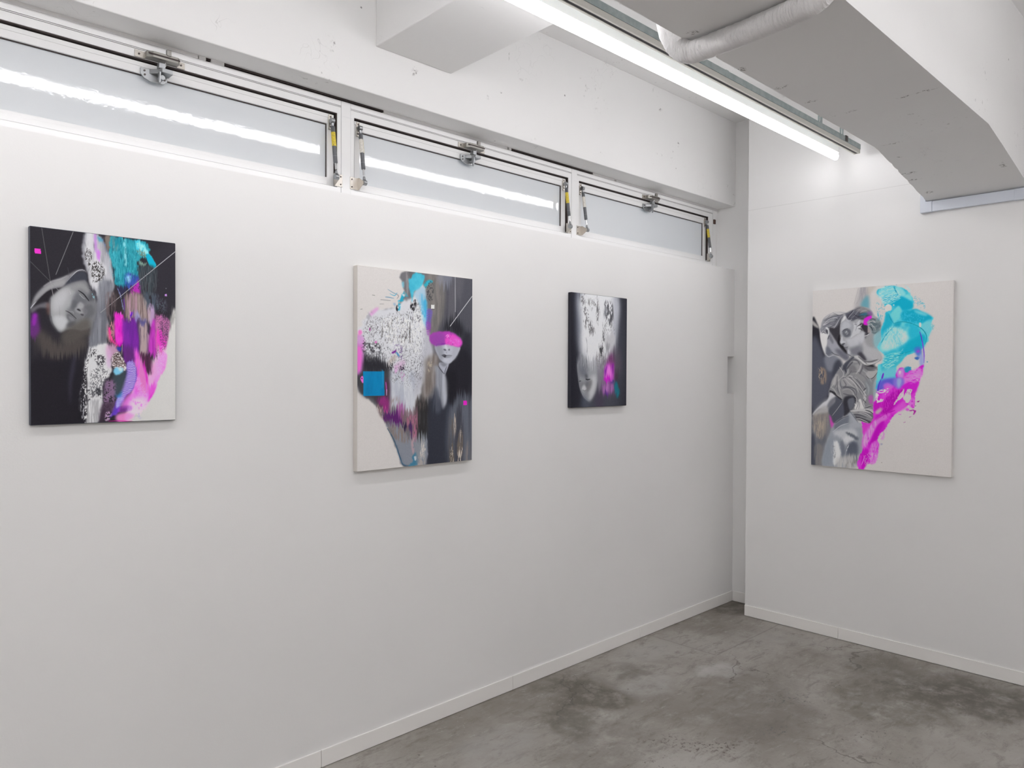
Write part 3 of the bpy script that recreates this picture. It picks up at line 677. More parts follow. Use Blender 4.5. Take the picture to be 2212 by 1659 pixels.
ART_A = '''
poly -11,686 337,685 346,1016 -17,1009|c=33,31,37 s=12 a=.9
poly 42,509 207,588 344,538 362,585 297,634 135,657 49,608|c=84,77,73 s=12 a=.8
poly 736,136 1004,3 998,380 871,348 772,296|c=47,45,52 s=10
poly 534,290 594,287 635,394 578,433 500,400 510,309|c=52,46,49 s=8
poly 348,2 427,1 487,42 522,129 548,264 491,382 508,471 495,553 498,647 526,722 462,796 465,908 430,1000 346,998 310,923 326,795 341,707 364,618 387,482 392,435 436,340 385,269 359,197 333,126|c=176,176,182 s=3 w=2,8 d=120,120,128,10,60
poly 357,7 422,5 444,118 499,174 493,257 394,280 368,197 346,96|c=206,206,208 s=4 a=.85 t=5,25,.35,3
poly 456,241 548,257 491,382 508,471 495,553 389,600 387,463 392,435 436,340|c=128,130,138 s=5 a=.9 d=98,100,108,6,60
poly 390,291 431,370 410,489 386,542 352,633 386,500|c=80,80,88 s=7 a=.75
poly 389,603 494,579 526,722 462,796 465,871 430,1000 350,998 343,905 340,758 363,633|c=214,214,214 s=2.5 a=.9 w=3,6
poly 357,887 465,889 430,1001 346,998|c=150,150,153 s=5 a=.7 t=2,30,.4,4
poly 318,751 359,751 355,994 309,992|c=30,28,34 s=3 a=.9 t=2.5,8,.42,7
poly 313,758 346,707 375,618 408,607 436,625 374,662 359,758 347,905 319,916|c=40,38,44 s=2 a=.85 t=2.2,2.6,.52,12
poly 412,647 478,643 482,692 435,695|c=58,56,62 s=2 a=.85 t=2.4,3,.5,9
poly 406,714 497,707 494,864 432,863 385,851 382,758|c=84,84,90 s=4 a=.7 t=2,2.4,.55,7
poly 419,814 457,818 451,856 423,851|c=40,40,46 s=2 a=.8 t=2,4,.4,9
poly 466,804 485,811 471,834|c=45,42,50 s=1.2 a=.9
poly 344,828 404,829 418,851 348,891|c=60,58,64 s=2 a=.8 t=2.2,3,.52,10
poly 351,92 393,96 392,144 355,146|c=64,60,62 s=1.5 a=.8 t=2.2,2.6,.5,10
poly 373,160 453,147 484,203 456,241 404,253 387,188|c=50,46,46 s=2 a=.9 t=2.3,2.6,.5,11
poly 411,2 425,1 430,89 416,90|c=176,110,196 s=3 a=.8
poly 430,82 454,95 444,136 430,126|c=196,120,212 s=2.5 a=.9
poly 429,12 469,27 454,54 455,49|c=70,150,176 s=3 a=.85
curve 460,13 487,60 513,108|b=1.2 c=80,120,180 a=.7
poly 483,7 529,7 519,79 500,70|c=128,116,106 s=3 a=.9
poly 1,413 32,345 89,293 151,261 231,231 294,201 340,195 354,205 303,208 258,240 212,290 154,303 110,316 53,362 10,413|c=134,133,136 s=3.5
poly 24,370 98,303 150,271 213,254 212,279 132,305 54,355|c=156,155,157 s=5 a=.8
curve 230,263 267,229 299,204 336,196 355,204|b=1.6,1 c=196,200,206
curve 1,413 15,397 36,377|b=2,1.2 c=190,192,198
poly 212,290 248,248 303,210 352,207 362,252 312,255 257,273 212,293|c=60,62,72 s=2.5
poly 110,320 163,305 203,299 154,339 127,358 105,377 70,375 14,413 53,365|c=38,35,40 s=1.5
poly 6,417 44,394 105,377 109,405 53,408 10,437|c=108,106,112 s=4 a=.9
poly 125,358 154,332 203,294 257,269 316,253 358,252 380,284 412,327 430,378 425,426 391,490 335,513 271,508 226,516 181,528 138,486 121,437|c=116,117,120 s=3
poly 127,365 171,324 239,288 275,297 292,329 273,377 228,411 227,458 236,476 199,517 151,493 128,444|c=158,159,161 s=6
poly 147,450 218,448 231,476 199,517 160,493|c=172,174,176 s=5
poly 252,287 321,262 367,281 394,309 366,314 320,295 274,312|c=140,140,142 s=5
poly 269,341 302,314 320,331 365,355 347,374 300,390 273,402|c=100,101,106 s=6 a=.85
poly 367,270 394,287 417,326 393,357 366,344 380,310|c=82,82,88 s=5 a=.85
curve 315,311 338,323 356,340 372,354|b=2.2,1.6 c=34,33,38 s=.9
curve 311,324 333,341 349,348|b=2,1 c=170,172,174 s=1.2 a=.8
curve 376,286 394,300 408,320|b=1.6 c=60,62,70
curve 396,320 408,334 412,345|b=2.2,1.2 c=140,196,206
poly 282,402 300,389 333,389 365,406 355,429 318,426 291,416|c=150,150,152 s=2.5
poly 269,355 301,369 291,391 273,406 255,399|c=92,93,98 s=4 a=.8
poly 282,402 300,392 319,399 325,417 305,419 289,413|c=134,135,139 s=3.5
poly 295,404 308,401 321,413 306,411|c=48,46,50 s=1
poly 318,427 339,427 335,437 324,434|c=60,58,63 s=1.2 a=.8
curve 329,400 341,418 345,433 334,445|b=1.6,1.2 c=136,136,139 s=1
poly 332,393 393,372 411,415 364,454 341,429|c=92,92,97 s=5 a=.7
curve 222,415 246,423 268,437 290,453|b=2,2.6 c=46,44,49 s=.9
poly 232,433 263,439 288,456 281,471 254,468 232,455|c=96,97,101 s=3
poly 245,472 285,471 271,493 235,498 222,491|c=78,78,82 s=5 a=.85
curve 246,418 268,419 273,428|b=2,1.4 c=150,151,154 a=.8
poly 226,509 299,471 364,447 387,483 376,542 353,538 270,583 207,588 190,541|c=88,83,78 s=8 a=.8
poly 125,480 168,525 181,541 155,521|c=52,50,55 s=4 a=.8
curve 182,359 173,374 179,388 183,424 184,454|b=.9,.7 c=95,95,98 a=.8
curve 247,309 254,323 252,329|b=1.2 c=190,190,190 a=.6
poly 100,384 118,384 117,437 104,434|c=128,84,74 s=4 a=.5
poly 7,441 44,433 52,471 57,521 29,555 -1,546 0,501|c=106,46,124 s=5 a=.85
poly 18,444 39,443 30,493 13,494|c=142,42,166 s=3 a=.9
line 72,2 125,269|b=1 c=112,110,112 a=.9
line 125,269 143,343|b=1.2 c=150,148,150
line 272,4 160,232|b=1.3 c=128,128,130
line 1,177 126,271|b=.9 c=104,104,106
line 126,271 180,316|b=1 c=140,140,142
line 236,191 255,266|b=.8 c=90,88,98 a=.8
sharp 28,109 65,110 68,134 29,135|c=246,52,190 s=.4
poly 524,3 599,4 709,2 767,6 805,57 716,123 725,210 667,192 619,253 562,263 545,164 518,94|c=30,132,148 s=2 w=3,10 d=50,156,170,10,30
poly 524,7 575,6 570,72 532,78|c=104,132,132 s=3 a=.6 t=3,20,.5,5
poly 599,8 627,9 639,135 620,144 612,61|c=140,208,214 s=2 a=.8 t=4,14,.35,5
poly 699,7 747,17 805,72 854,135 814,149 785,103 727,85 698,65|c=64,192,210 s=1.6 w=2,8
poly 704,10 752,28 795,65 775,81 727,59|c=168,226,228 s=3 a=.8 t=5,8,.3,4
poly 775,89 805,79 851,137 814,147|c=8,168,196 s=1.2
poly 708,53 756,61 785,99 746,91 712,75|c=110,112,92 s=2 a=.8 t=5,1.6,.45,8
poly 726,122 770,128 785,125 765,145 735,140|c=120,150,136 s=2
poly 726,148 849,147 832,256 802,295 743,298 724,225|c=54,62,68 s=5 a=.9 t=3,40,.3,4
poly 623,253 629,191 667,188 725,214 724,232 666,265 637,278|c=64,84,178 s=4 a=.95
poly 634,209 662,203 662,240 638,241|c=150,190,232 s=3.5
poly 685,257 724,232 733,302 689,319 656,298|c=176,48,170 s=4 w=2,6 t=3,4,.25,5
poly 571,270 628,260 637,288 599,312|c=48,46,78 s=4 a=.8
poly 627,314 733,298 786,362 799,451 702,439 658,448 621,420|c=140,124,120 s=4 w=2,6 d=104,88,88,3,60
poly 762,297 851,300 855,382 781,370|c=84,98,112 s=6 a=.7 t=4,20,.4,4
poly 851,307 922,327 926,387 860,374|c=100,112,122 s=4 a=.6 t=4,3,.5,6
poly 791,362 830,368 842,401 829,465 799,459|c=206,172,214 s=3 a=.8 t=3,20,.3,4
curve 567,270 594,320 612,381|b=2,3 c=130,138,190 a=.8
curve 613,322 621,377 616,410|b=3,1.5 c=92,46,150 a=.8
poly 929,572 864,628 708,760 651,912 644,1004 1003,1008 1011,428 966,412|c=206,205,202 s=4
poly 550,412 593,407 616,420 624,537 622,547 591,597 557,571 549,488 549,488|c=206,20,184 s=3 w=2,8 d=232,60,196,6,20
poly 503,468 545,466 548,542 524,564 500,546|c=202,140,146 s=3 a=.8 t=4,8,.4,5
poly 505,489 520,489 533,552 567,578 557,586 524,564|c=250,70,150 s=2 w=1.5,5
poly 499,583 562,593 581,631 527,661 494,632|c=206,160,192 s=5 a=.85
poly 606,435 654,448 721,431 729,535 726,606 694,676 629,684 610,630 608,486|c=104,38,142 s=4 w=2,8 d=124,40,160,6,50
poly 616,581 690,614 694,676 629,684|c=84,44,96 s=6 a=.7
curve 662,390 661,444|b=4,1 c=240,120,236
poly 659,408 683,403 678,426 663,426|c=96,30,180 s=1.5
curve 593,410 599,432|b=3,1 c=226,120,232
poly 698,392 741,427 721,446 697,440|c=150,150,196 s=3 a=.8
poly 708,449 733,437 784,447 794,512 751,621 731,614 722,529|c=74,60,84 s=3 a=.9
poly 728,464 779,462 783,528 776,640 735,641 731,568|c=168,148,150 s=2.5 t=2.5,60,.2,4
poly 733,437 774,432 779,462 733,464|c=92,88,140 s=3 a=.9
poly 783,528 814,527 802,613 782,613|c=180,150,170 s=3 a=.8 t=2.5,40,.3,4
poly 730,629 802,636 822,683 821,741 780,729 740,675|c=84,44,72 s=6 w=2,6
poly 815,457 852,448 854,628 812,628 792,613|c=164,44,160 s=4 a=.95 d=196,60,190,4,40
poly 857,409 941,430 962,477 928,596 886,628 854,605 846,472|c=200,116,176 s=3 w=2,6 d=178,104,150,6,4
poly 856,499 919,513 928,592 875,612 855,573|c=234,60,196 s=5 a=.9 t=5,20,.25,4
poly 889,416 947,438 956,500 918,572 902,572|c=110,74,110 s=2 a=.7 t=4,2,.5,7
poly 690,607 730,645 790,760 799,803 852,745 864,643 928,627 921,706 868,769 846,831 809,877 772,896 677,836 698,760|c=220,86,206 s=4 w=2,8 d=238,130,220,8,30
poly 710,660 750,683 789,784 778,846 727,837 708,752|c=214,124,186 s=5 a=.8 t=4,30,.3,4
poly 843,651 928,627 916,698 862,761 799,799 795,761|c=234,150,216 s=6 a=.8
poly 750,679 780,722 789,799 774,760|c=206,32,178 s=2.5 a=.9
poly 846,804 857,792 830,846 793,896 788,877 825,843|c=226,56,206 s=2.5
poly 998,395 971,446 949,515 928,596 938,651 916,714 868,773 846,835 808,885 772,911 705,960 644,1004 1003,1008 1011,420|c=206,205,202 s=2.6 w=1.5,6
poly 967,381 1001,361 1000,414 950,499|c=120,118,116 s=5 a=.6 t=3,20,.4,5
poly 639,676 694,683 708,760 677,829 636,859 601,896 576,949 517,977 527,947 567,873 598,805 628,741|c=96,60,184 s=2.4 w=2,8
poly 639,676 694,683 701,760 672,829 627,859 576,918 557,922 567,873 598,805 633,741|c=206,190,240 s=2 r=3.3,80,1
poly 558,831 597,832 592,866 558,865|c=50,130,190 s=5 a=.85
poly 567,873 616,870 606,911 562,918|c=150,165,230 s=3 a=.9 r=3.2,72,.9
poly 626,866 687,837 747,857 788,877 756,923 705,929 626,920 591,922|c=232,120,226 s=7 a=.9
poly 666,882 778,869 767,927 705,968 645,966|c=236,206,226 s=8 a=.9 t=5,8,.25,4
poly 581,922 666,913 665,940 576,949|c=166,60,200 s=3 a=.8 r=3,10,.7
poly 566,960 635,950 685,967 634,998 565,997|c=238,140,210 s=5 a=.9 w=2,6
curve 507,994 575,994 634,998 674,997|b=2 c=200,20,150 a=.8
poly 705,960 746,957 735,988 694,990|c=180,176,206 s=4 a=.6 t=4,4,.5,6
smear 733,298 999,285 971,476 928,643 779,760 620,630 499,579 509,417 580,306 638,252|t=1.3,40,8
smear 339,9 552,19 535,200 508,453 500,534 361,611 392,453 385,269|t=1.3,30,5
smear 515,4 777,0 744,224 628,267 543,257|t=1.4,30,5
smear 16,556 362,567 361,663 15,651|t=1.4,60,11
smear 710,629 928,627 862,800 778,857 727,837|t=1.3,40,6
poly 540,744 629,714 628,760 597,835 553,857 544,797|c=60,70,78 s=5
poly 532,646 576,623 619,676 624,722 541,706|c=120,104,102 s=2 w=2,5
poly 532,646 576,623 624,680 624,722 541,706|c=214,208,208 s=1.5 t=2.4,2.6,.5,10
poly 537,646 576,627 600,680 546,684|c=66,54,56 s=2 a=.8 t=2.4,2.6,.5,9
poly 545,710 604,706 599,733 564,748 550,740|c=120,190,220 s=2.5 w=2,5
poly 570,706 604,710 594,729|c=216,226,232 s=3 a=.8
poly 567,597 596,597 591,619 571,612|c=50,60,150 s=2
curve 604,581 600,638|b=1.4 c=170,160,160
poly 491,778 549,782 553,865 532,940 470,923 476,834|c=156,120,160 s=5 a=.75 t=3,3,.35,4
poly 461,908 543,891 527,947 488,976 445,997|c=66,50,66 s=6 a=.85
poly 489,946 522,947 517,985 483,991|c=206,170,206 s=2 a=.8 t=3,3,.5,9
poly 499,617 528,616 521,707 493,684|c=200,160,200 s=5 a=.6
line 454,414 724,231|b=1.3 c=158,156,158
line 724,231 999,46|b=1.5 c=168,168,172
sharp 917,291 933,290 934,302 917,303|c=176,130,196 s=.4
line 926,257 928,260|b=1 c=180,178,186
poly 239,801 259,685 287,634 282,707 262,794 251,903|c=58,58,74 s=5 a=.6
line 724,231 999,46|b=1.5 c=168,168,172
line 565,339 724,231|b=1.2 c=158,156,158
poly 846,315 927,326 946,401 940,525 918,604 886,573|c=60,50,66 s=2 a=.55 t=1.6,1.4,.6,9
poly 708,752 788,857 772,900 707,852|c=246,170,236 s=3 a=.6 t=1.4,1.4,.55,8
poly 855,597 928,596 916,698 863,745|c=246,190,230 s=3 a=.5 t=1.5,1.6,.55,8
poly 751,629 792,644 821,737 780,729|c=60,36,56 s=3 a=.7 t=1.6,30,.4,5
poly 723,306 801,362 799,444 731,431|c=176,158,154 s=3 a=.6 t=1.3,40,.5,6
poly 636,321 704,303 707,410 644,427|c=196,150,176 s=3 a=.6 t=1.3,40,.52,6
poly 487,318 557,307 550,416 503,460|c=112,98,100 s=3 a=.8 t=1.3,30,.45,6
poly 523,68 708,53 715,189 553,250|c=96,196,206 s=3 a=.35 t=1.6,14,.6,7
poly 529,21 708,9 720,211 557,257|c=14,92,112 s=3 a=.5 t=1.6,12,.62,7
poly 735,158 854,158 847,285 743,298|c=96,104,108 s=4 a=.5 t=1.3,24,.55,7
curve 129,447 138,483 168,521|b=2 c=70,70,74 s=2 a=.8
curve 125,362 122,405 126,455|b=2 c=60,58,62 s=2 a=.6
poly 172,320 212,300 247,309 211,369 170,389 149,361|c=176,176,178 s=6 a=.6
poly 140,372 176,335 220,314 229,350 192,406 148,425|c=182,183,185 s=8 a=.7
poly 147,454 192,442 227,473 199,513 164,496|c=188,190,192 s=6 a=.7
poly 296,383 319,364 342,381 328,397 305,396|c=158,158,161 s=3 a=.8
poly 236,440 268,446 281,464 254,465|c=128,128,132 s=3 a=.8
curve 306,306 338,321 361,342 375,356|b=3,2.4 c=34,33,38 s=1
curve 85,296 133,269 186,255 231,234|b=3 c=168,167,169 s=3 a=.7
'''
ART_B = '''
poly 390,0 1003,-1 999,531 1002,1002 489,1004 478,999 370,992 309,891 227,774 153,686 46,631 1,585 2,478 49,360 169,224 316,183 372,104|c=112,110,114 s=2 w=2,8
poly 678,0 1003,1 999,531 1000,486 1002,1002 569,993 576,740 653,645 659,515 663,475 652,369 677,190|c=82,82,90 s=6
poly 815,3 918,-1 878,143 852,254 738,295 751,114|c=100,98,104 s=6 a=.7 t=4,50,.4,4
poly 575,4 715,4 739,151 676,297 621,334 586,229 575,124|c=132,126,122 s=5 a=.9 d=112,108,106,5,30
poly 666,4 815,1 764,52 690,56|c=136,138,150 s=6 a=.7
poly 738,259 814,220 903,253 915,326 813,300 725,299|c=40,40,46 s=8
poly 889,345 981,287 999,531 1000,486 996,649 812,687 732,525 762,496 850,437|c=46,46,54 s=6
poly 762,474 876,382 980,435 990,548 930,649 777,647 755,525|c=38,37,44 s=6
poly 587,664 812,667 776,811 781,996 575,993 581,805|c=52,54,64 s=5
poly 479,662 582,663 575,846 484,859|c=46,45,46 s=5 a=.95 t=3,60,.2,4
poly 789,693 1002,656 1002,1002 775,995|c=84,88,98 s=8 a=.8 d=104,108,120,5,80
poly 846,734 911,742 903,1003 833,999|c=62,62,70 s=5 a=.8 t=4,60,.35,4
poly 788,779 846,767 840,873 811,879 781,996 782,845|c=104,96,92 s=4 a=.8 t=3,20,.4,4
poly 823,773 846,791 834,873|c=188,176,164 s=1.5 t=2,10,.35,6
poly 863,874 910,859 909,976 886,985 856,960|c=112,102,94 s=2 t=3,8,.3,5
poly 857,954 886,949 909,956 897,979 883,987 862,971|c=206,194,182 s=1 w=2,4
poly 884,825 898,836 898,869 883,872|c=186,174,164 s=1.2 t=2,5,.4,7
poly 787,937 810,908 827,946 828,999 787,998|c=98,90,84 s=1.5
poly 790,944 810,912 824,998 787,998|c=190,180,168 s=.8 t=1.6,5,.55,9
poly 945,911 976,903 987,1001 939,998|c=142,132,126 s=4 a=.7 t=3,30,.4,5
poly 227,774 359,792 427,862 575,862 569,993 489,1004 478,999 370,992 348,961 309,891 271,822|c=134,138,148 s=2 w=1.5,6
poly 249,788 393,810 427,862 393,878 315,858 265,822|c=134,120,116 s=3 a=.9 t=3,18,.35,4
curve 238,798 271,832 309,884 348,954 370,989 421,997|b=2.4,2.2 c=56,82,104
curve 304,874 326,922 359,975 404,996|b=1.6 c=70,110,138 a=.8
poly 449,942 490,931 501,983 472,999 415,998 455,977|c=66,122,150 s=1.5 w=2,5
poly 461,950 484,951 472,974|c=206,214,220 s=1 w=2,4
poly 479,858 564,852 564,983 494,998|c=138,142,150 s=4 a=.9
poly 521,898 543,886 564,900 548,957 524,959|c=198,192,186 s=1 w=2,4 t=2,5,.3,7
curve 521,955 534,966 550,960|b=2 c=54,110,146
poly 494,960 559,964 558,996 489,1001|c=176,166,160 s=2 a=.8 t=3,6,.4,6
smear 653,5 1003,-1 1001,286 676,297|t=1.5,70,12
smear 448,516 1002,650 999,1002 575,993 458,801|t=1.5,60,14
poly 3,322 59,261 116,219 207,202 316,183 389,145 440,131 527,56 568,159 574,265 615,405 603,532 550,516 506,643 458,706 450,726 393,731 315,689 238,674 206,520 180,457 49,426|c=212,212,216 s=3 w=3,8
poly 239,520 462,519 462,705 393,724 337,689 260,674|c=176,180,192 s=6 a=.9 d=206,208,214,5,30
poly 260,647 337,655 315,723 271,718|c=158,144,146 s=4 a=.8 t=3,25,.35,4
poly 544,266 621,369 621,532 533,580 479,662 469,516 514,511|c=182,182,190 s=6 a=.85
poly 561,448 676,422 675,532 654,515 642,596 533,663 555,516|c=116,106,100 s=6 a=.9 d=146,138,134,5,40
poly 585,458 621,461 603,511 579,508|c=186,172,152 s=2 a=.7 t=3,5,.45,6
poly 479,662 549,644 554,708 479,706|c=86,78,76 s=4 a=.8 t=2,14,.45,6
poly 2,488 49,432 164,450 239,476 260,506 244,674 206,700 121,652 46,631 1,582|c=66,65,70 s=5
poly 54,452 196,463 228,509 38,510|c=42,42,48 s=5 a=.9
poly 217,547 255,573 255,674 195,700 142,646 206,633|c=80,54,72 s=4 a=.9
poly 163,646 238,644 255,701 228,707 185,683|c=150,48,124 s=4 a=.85
poly 206,687 244,701 222,710|c=206,70,150 s=2 a=.8
poly 153,672 217,717 206,747 179,733|c=176,150,146 s=2.5 a=.8 t=3,14,.35,5
poly 201,720 222,714 271,721 348,720 365,778 315,787 260,768 206,750|c=92,38,104 s=2.5 w=2,6
poly 315,689 371,680 382,724 359,764 326,730|c=160,84,150 s=3 a=.8
poly 348,717 485,706 490,796 427,814 370,785|c=122,96,104 s=3 a=.8 t=2.5,20,.4,4
poly 365,775 404,776 393,810 376,802|c=48,36,66 s=1.6 w=2,5
poly 404,745 485,740 484,858 450,880 421,821|c=164,104,128 s=2 t=2,10,.42,6
poly 416,793 444,784 444,839 427,832|c=66,44,92 s=1.6 a=.9
poly 438,849 473,850 461,933 444,925|c=176,150,158 s=1.6 t=2,9,.4,6
poly 25,550 33,537 46,540 46,569 36,566|c=236,110,206 s=.9
poly 31,545 39,545 37,553|c=40,20,40 s=.6
curve 225,567 230,597 230,627|b=2.6,1.4 c=190,90,180
line 233,603 232,630|b=1 c=220,206,220
poly 1,339 49,354 54,406 43,478 38,510 38,507 2,530 1,459|c=204,120,196 s=4 a=.9
poly 3,400 28,406 33,452 18,510 8,508 4,491|c=240,110,206 s=3
poly 9,316 31,314 36,328 13,338|c=240,130,200 s=1.6
poly 5,342 43,344 38,377 4,378|c=206,160,206 s=3 a=.8
poly 101,223 153,198 164,205 116,236 95,243|c=216,150,206 s=3 a=.85
poly 49,262 101,220 116,236 69,287|c=150,148,156 s=4 a=.6 t=4,6,.45,6
poly 169,244 508,173 521,127 527,253 531,532 480,548 428,526 282,573 239,456 59,409 49,311|c=70,70,76 s=3 a=.6 t=1.3,2.4,.735,9
poly 191,256 446,228 451,360 349,366 283,361 190,350|c=84,80,78 s=2 a=.75 t=1.1,8,.72,10
poly 38,373 100,372 185,377 174,417 132,431 49,419|c=50,48,54 s=2 a=.85 t=3,3,.6,10
poly 49,373 185,397 217,463 64,452|c=90,90,96 s=3 a=.7 t=2.4,2.4,.55,8
poly 239,476 282,469 271,509 239,503|c=40,38,44 s=1.5 a=.9 t=3,3,.45,9
poly 283,367 360,386 360,420 371,447 338,455 316,421|c=130,110,150 s=2 a=.8 t=3,4,.55,9
poly 272,415 305,404 294,387 310,411 283,422|c=120,40,140 s=1
poly 305,414 327,421 338,438 321,431|c=70,140,190 s=1
poly 244,466 294,428 310,448 261,476|c=176,160,148 s=4 a=.6
poly 293,482 371,454 383,475 315,509|c=214,170,206 s=4 a=.6
poly 338,489 371,478 371,502 338,509 335,509|c=56,32,60 s=1.2 t=2,3,.4,9
poly 349,516 383,523 377,557 360,557|c=196,140,190 s=1.6 a=.8 t=2,4,.45,9
poly 299,489 316,489 315,519 299,519|c=220,170,214 s=2 a=.8
poly 429,177 475,154 481,175 440,197|c=44,42,48 s=1.2 t=2.6,7,.42,9
poly 428,173 469,161 480,185 440,197|c=44,42,48 s=1.2 t=2.6,7,.42,9
curve 432,232 432,243 443,248|b=2,1 c=50,48,54
curve 380,307 392,310 383,317|b=2.4,1 c=40,40,46
line 426,302 431,336|b=2,1.4 c=66,62,62
line 352,304 355,362|b=1 c=110,106,104
line 196,276 190,343|b=1.4,1 c=110,106,104
curve 299,241 311,244 316,248|b=1.6 c=60,58,62
poly 486,164 527,161 527,253 480,254|c=100,98,104 s=2 a=.8 t=2.4,3,.6,9
poly 93,300 103,299 100,313 93,313|c=150,50,130 s=.9
poly 135,366 153,364 148,374 137,373|c=226,120,196 s=1.2
smear 49,426 239,422 260,509 48,510|t=1.4,20,7
smear 217,640 503,623 502,866 271,809 163,673|t=1.4,30,9
poly 412,40 464,5 481,0 545,13 551,30 504,86 463,102 446,152 435,128 418,81|c=66,176,202 s=1.6 w=2.5,8 d=80,188,210,10,10
poly 545,51 617,33 623,43 575,64 563,79|c=50,170,190 s=1.4 w=2,6
poly 563,47 623,46 629,128 575,134|c=60,62,66 s=1.5 a=.7 t=2.4,2.6,.6,10
poly 457,109 545,69 563,146 515,176 480,136|c=166,196,214 s=3 a=.85
poly 516,106 569,145 574,265 544,266 515,176|c=108,184,216 s=3 a=.9 t=3,30,.25,4
poly 539,147 571,145 568,216 544,224|c=70,172,214 s=2.5 a=.9
poly 574,187 622,192 610,246 604,285 568,286 568,230|c=110,90,190 s=2 r=3,80,.7
poly 568,251 610,264 598,317 574,318|c=150,70,170 s=2 r=3,85,.8
poly 356,61 373,56 373,84 361,84|c=120,196,214 s=2 a=.8
poly 350,119 389,110 401,125 372,135 361,153 333,161 350,188 338,204 322,200 333,175 327,162 344,144|c=40,164,194 s=1.1 w=2.5,4
poly 356,119 384,121 372,132|c=214,214,216 s=1 a=.9
poly 333,179 355,174 355,195 339,195|c=206,216,222 s=1 a=.8 t=2,3,.4,8
poly 311,190 325,196 319,208|c=50,50,56 s=.8
curve 239,102 283,117 311,122|b=1.2,1.6 c=110,150,170
curve 256,123 294,131 316,116|b=1.2,2 c=80,170,196
curve 220,142 250,142 289,145|b=1.6,1.4 c=90,140,170
line 183,157 261,158|b=1 c=130,128,130
line 175,179 207,177|b=.9 c=150,148,148
line 116,138 135,139|b=1 c=130,128,126
line 25,212 38,210|b=1 c=130,128,126
curve 311,122 328,131 316,145|b=2,1.4 c=150,140,140
poly 283,171 305,170 300,184|c=120,160,190 s=2 a=.7
poly 390,3 412,5 406,123 372,111 390,41|c=150,146,146 s=2 a=.8 t=2,16,.45,7
poly 407,2 464,-2 447,17 412,40|c=104,102,104 s=1.5 a=.8 t=2.4,6,.42,7
poly 645,374 737,363 876,374 863,411 825,445 787,467 755,472 725,464 682,436|c=186,188,198 s=1.6
poly 645,374 688,373 725,403 712,453 682,432|c=148,150,160 s=4 a=.8
poly 813,376 873,376 857,419 812,448|c=172,174,184 s=4 a=.8
poly 734,365 753,364 762,391 744,395|c=206,208,214 s=2
poly 723,393 737,390 753,397 737,400|c=92,92,102 s=1
poly 768,394 781,389 786,396 775,399|c=110,110,120 s=.9
curve 706,425 731,421 753,426 775,424 807,425|b=1.8,1 c=52,51,58 s=.7
poly 706,424 750,425 762,431 743,438 725,433|c=58,57,64 s=1.1
poly 753,427 806,426 781,436 749,439|c=150,152,162 s=1.2
poly 731,446 781,445 768,456 737,456|c=200,202,210 s=3 a=.7
curve 750,406 755,413|b=2 c=150,152,162 a=.7
poly 688,464 737,467 774,470 762,496 743,525 737,531 718,518 687,486|c=176,178,190 s=1.4
poly 688,464 725,466 762,474 724,485|c=110,110,120 s=3 a=.7
poly 643,483 682,486 732,525 766,567 769,607 749,679 720,711 698,665 659,619 654,531|c=166,168,178 s=4 d=140,142,152,4,60
poly 721,518 755,554 767,591 754,666 732,692 721,613|c=190,192,200 s=4 a=.8 t=3,60,.2,4
curve 679,484 704,505 730,523|b=1.6 c=58,58,66 s=.8
curve 755,485 741,505 735,525|b=1.4 c=60,60,68 s=.8
poly 642,600 687,619 709,692 686,730 631,710|c=84,88,100 s=6 a=.8 t=3,50,.3,4
poly 598,320 664,304 750,296 826,303 890,334 899,356 880,375 813,370 737,364 658,375 609,359|c=178,66,176 s=2 w=1.5,5
poly 604,324 688,303 738,324 731,363 664,375 615,362|c=150,70,164 s=4 a=.85
poly 750,316 826,314 896,345 876,374 800,369 744,363|c=236,84,200 s=3 t=4,4,.2,4
poly 664,365 737,361 731,367 658,376|c=136,40,160 s=1.5
poly 788,333 877,341 864,371 800,365|c=250,130,214 s=2 a=.6 t=3,3,.5,8
curve 744,323 763,314 772,323 753,327|b=1.2 c=240,180,226
line 831,2 834,188|b=1.3 c=186,186,190
line 999,94 786,267|b=1.5 c=206,206,208
sharp 611,161 639,160 639,181 611,183|c=222,221,219 s=.4
line 611,184 640,183|b=1 c=70,66,64
sharp 914,671 948,671 951,694 915,694|c=246,40,196 s=.4
sharp 914,671 948,671 951,694 915,694|c=246,40,196 s=.4
sharp 46,513 213,512 214,634 47,633|c=6,130,182 s=.5 d=10,120,172,8,30
poly 174,513 206,513 206,593 185,586|c=40,144,190 s=1 a=.7 t=1.5,30,.55,6
poly 439,356 562,336 543,511 523,548 458,617 349,574 271,553 261,456|c=120,120,128 s=4 a=.55 t=1.2,1.8,.72,9
poly 49,295 116,246 185,256 185,356 100,365|c=120,116,122 s=3 a=.6 t=1.2,2,.69,9
poly 185,256 372,235 463,280 451,384 261,381|c=236,236,238 s=3 a=.6 t=1.4,3,.5,6
poly 463,179 545,196 544,406 445,408|c=234,234,237 s=4 a=.6 t=1.3,4,.5,6
poly 429,156 487,139 463,165 463,200 440,197|c=44,42,48 s=1 a=.9 t=1.3,4,.56,10
curve 377,314 386,337 380,362|b=1.2 c=96,92,92
curve 394,313 400,330 392,344|b=1.2 c=90,86,86
curve 191,289 201,309 196,343|b=1.4 c=90,86,84
curve 266,266 275,290 277,313|b=1.2 c=120,116,114
curve 245,267 253,301 250,328|b=1.2 c=120,116,114
curve 429,281 423,316 424,360|b=1.8 c=70,66,66
curve 316,179 311,197 319,208|b=3 c=46,44,50
poly 652,374 713,373 718,439 688,439|c=150,152,162 s=4 a=.5
poly 755,521 848,524 835,667 777,680|c=32,31,37 s=6 a=.8
poly 238,788 282,823 370,975 348,961 282,849|c=90,104,120 s=3 a=.5 t=1.3,6,.4,6
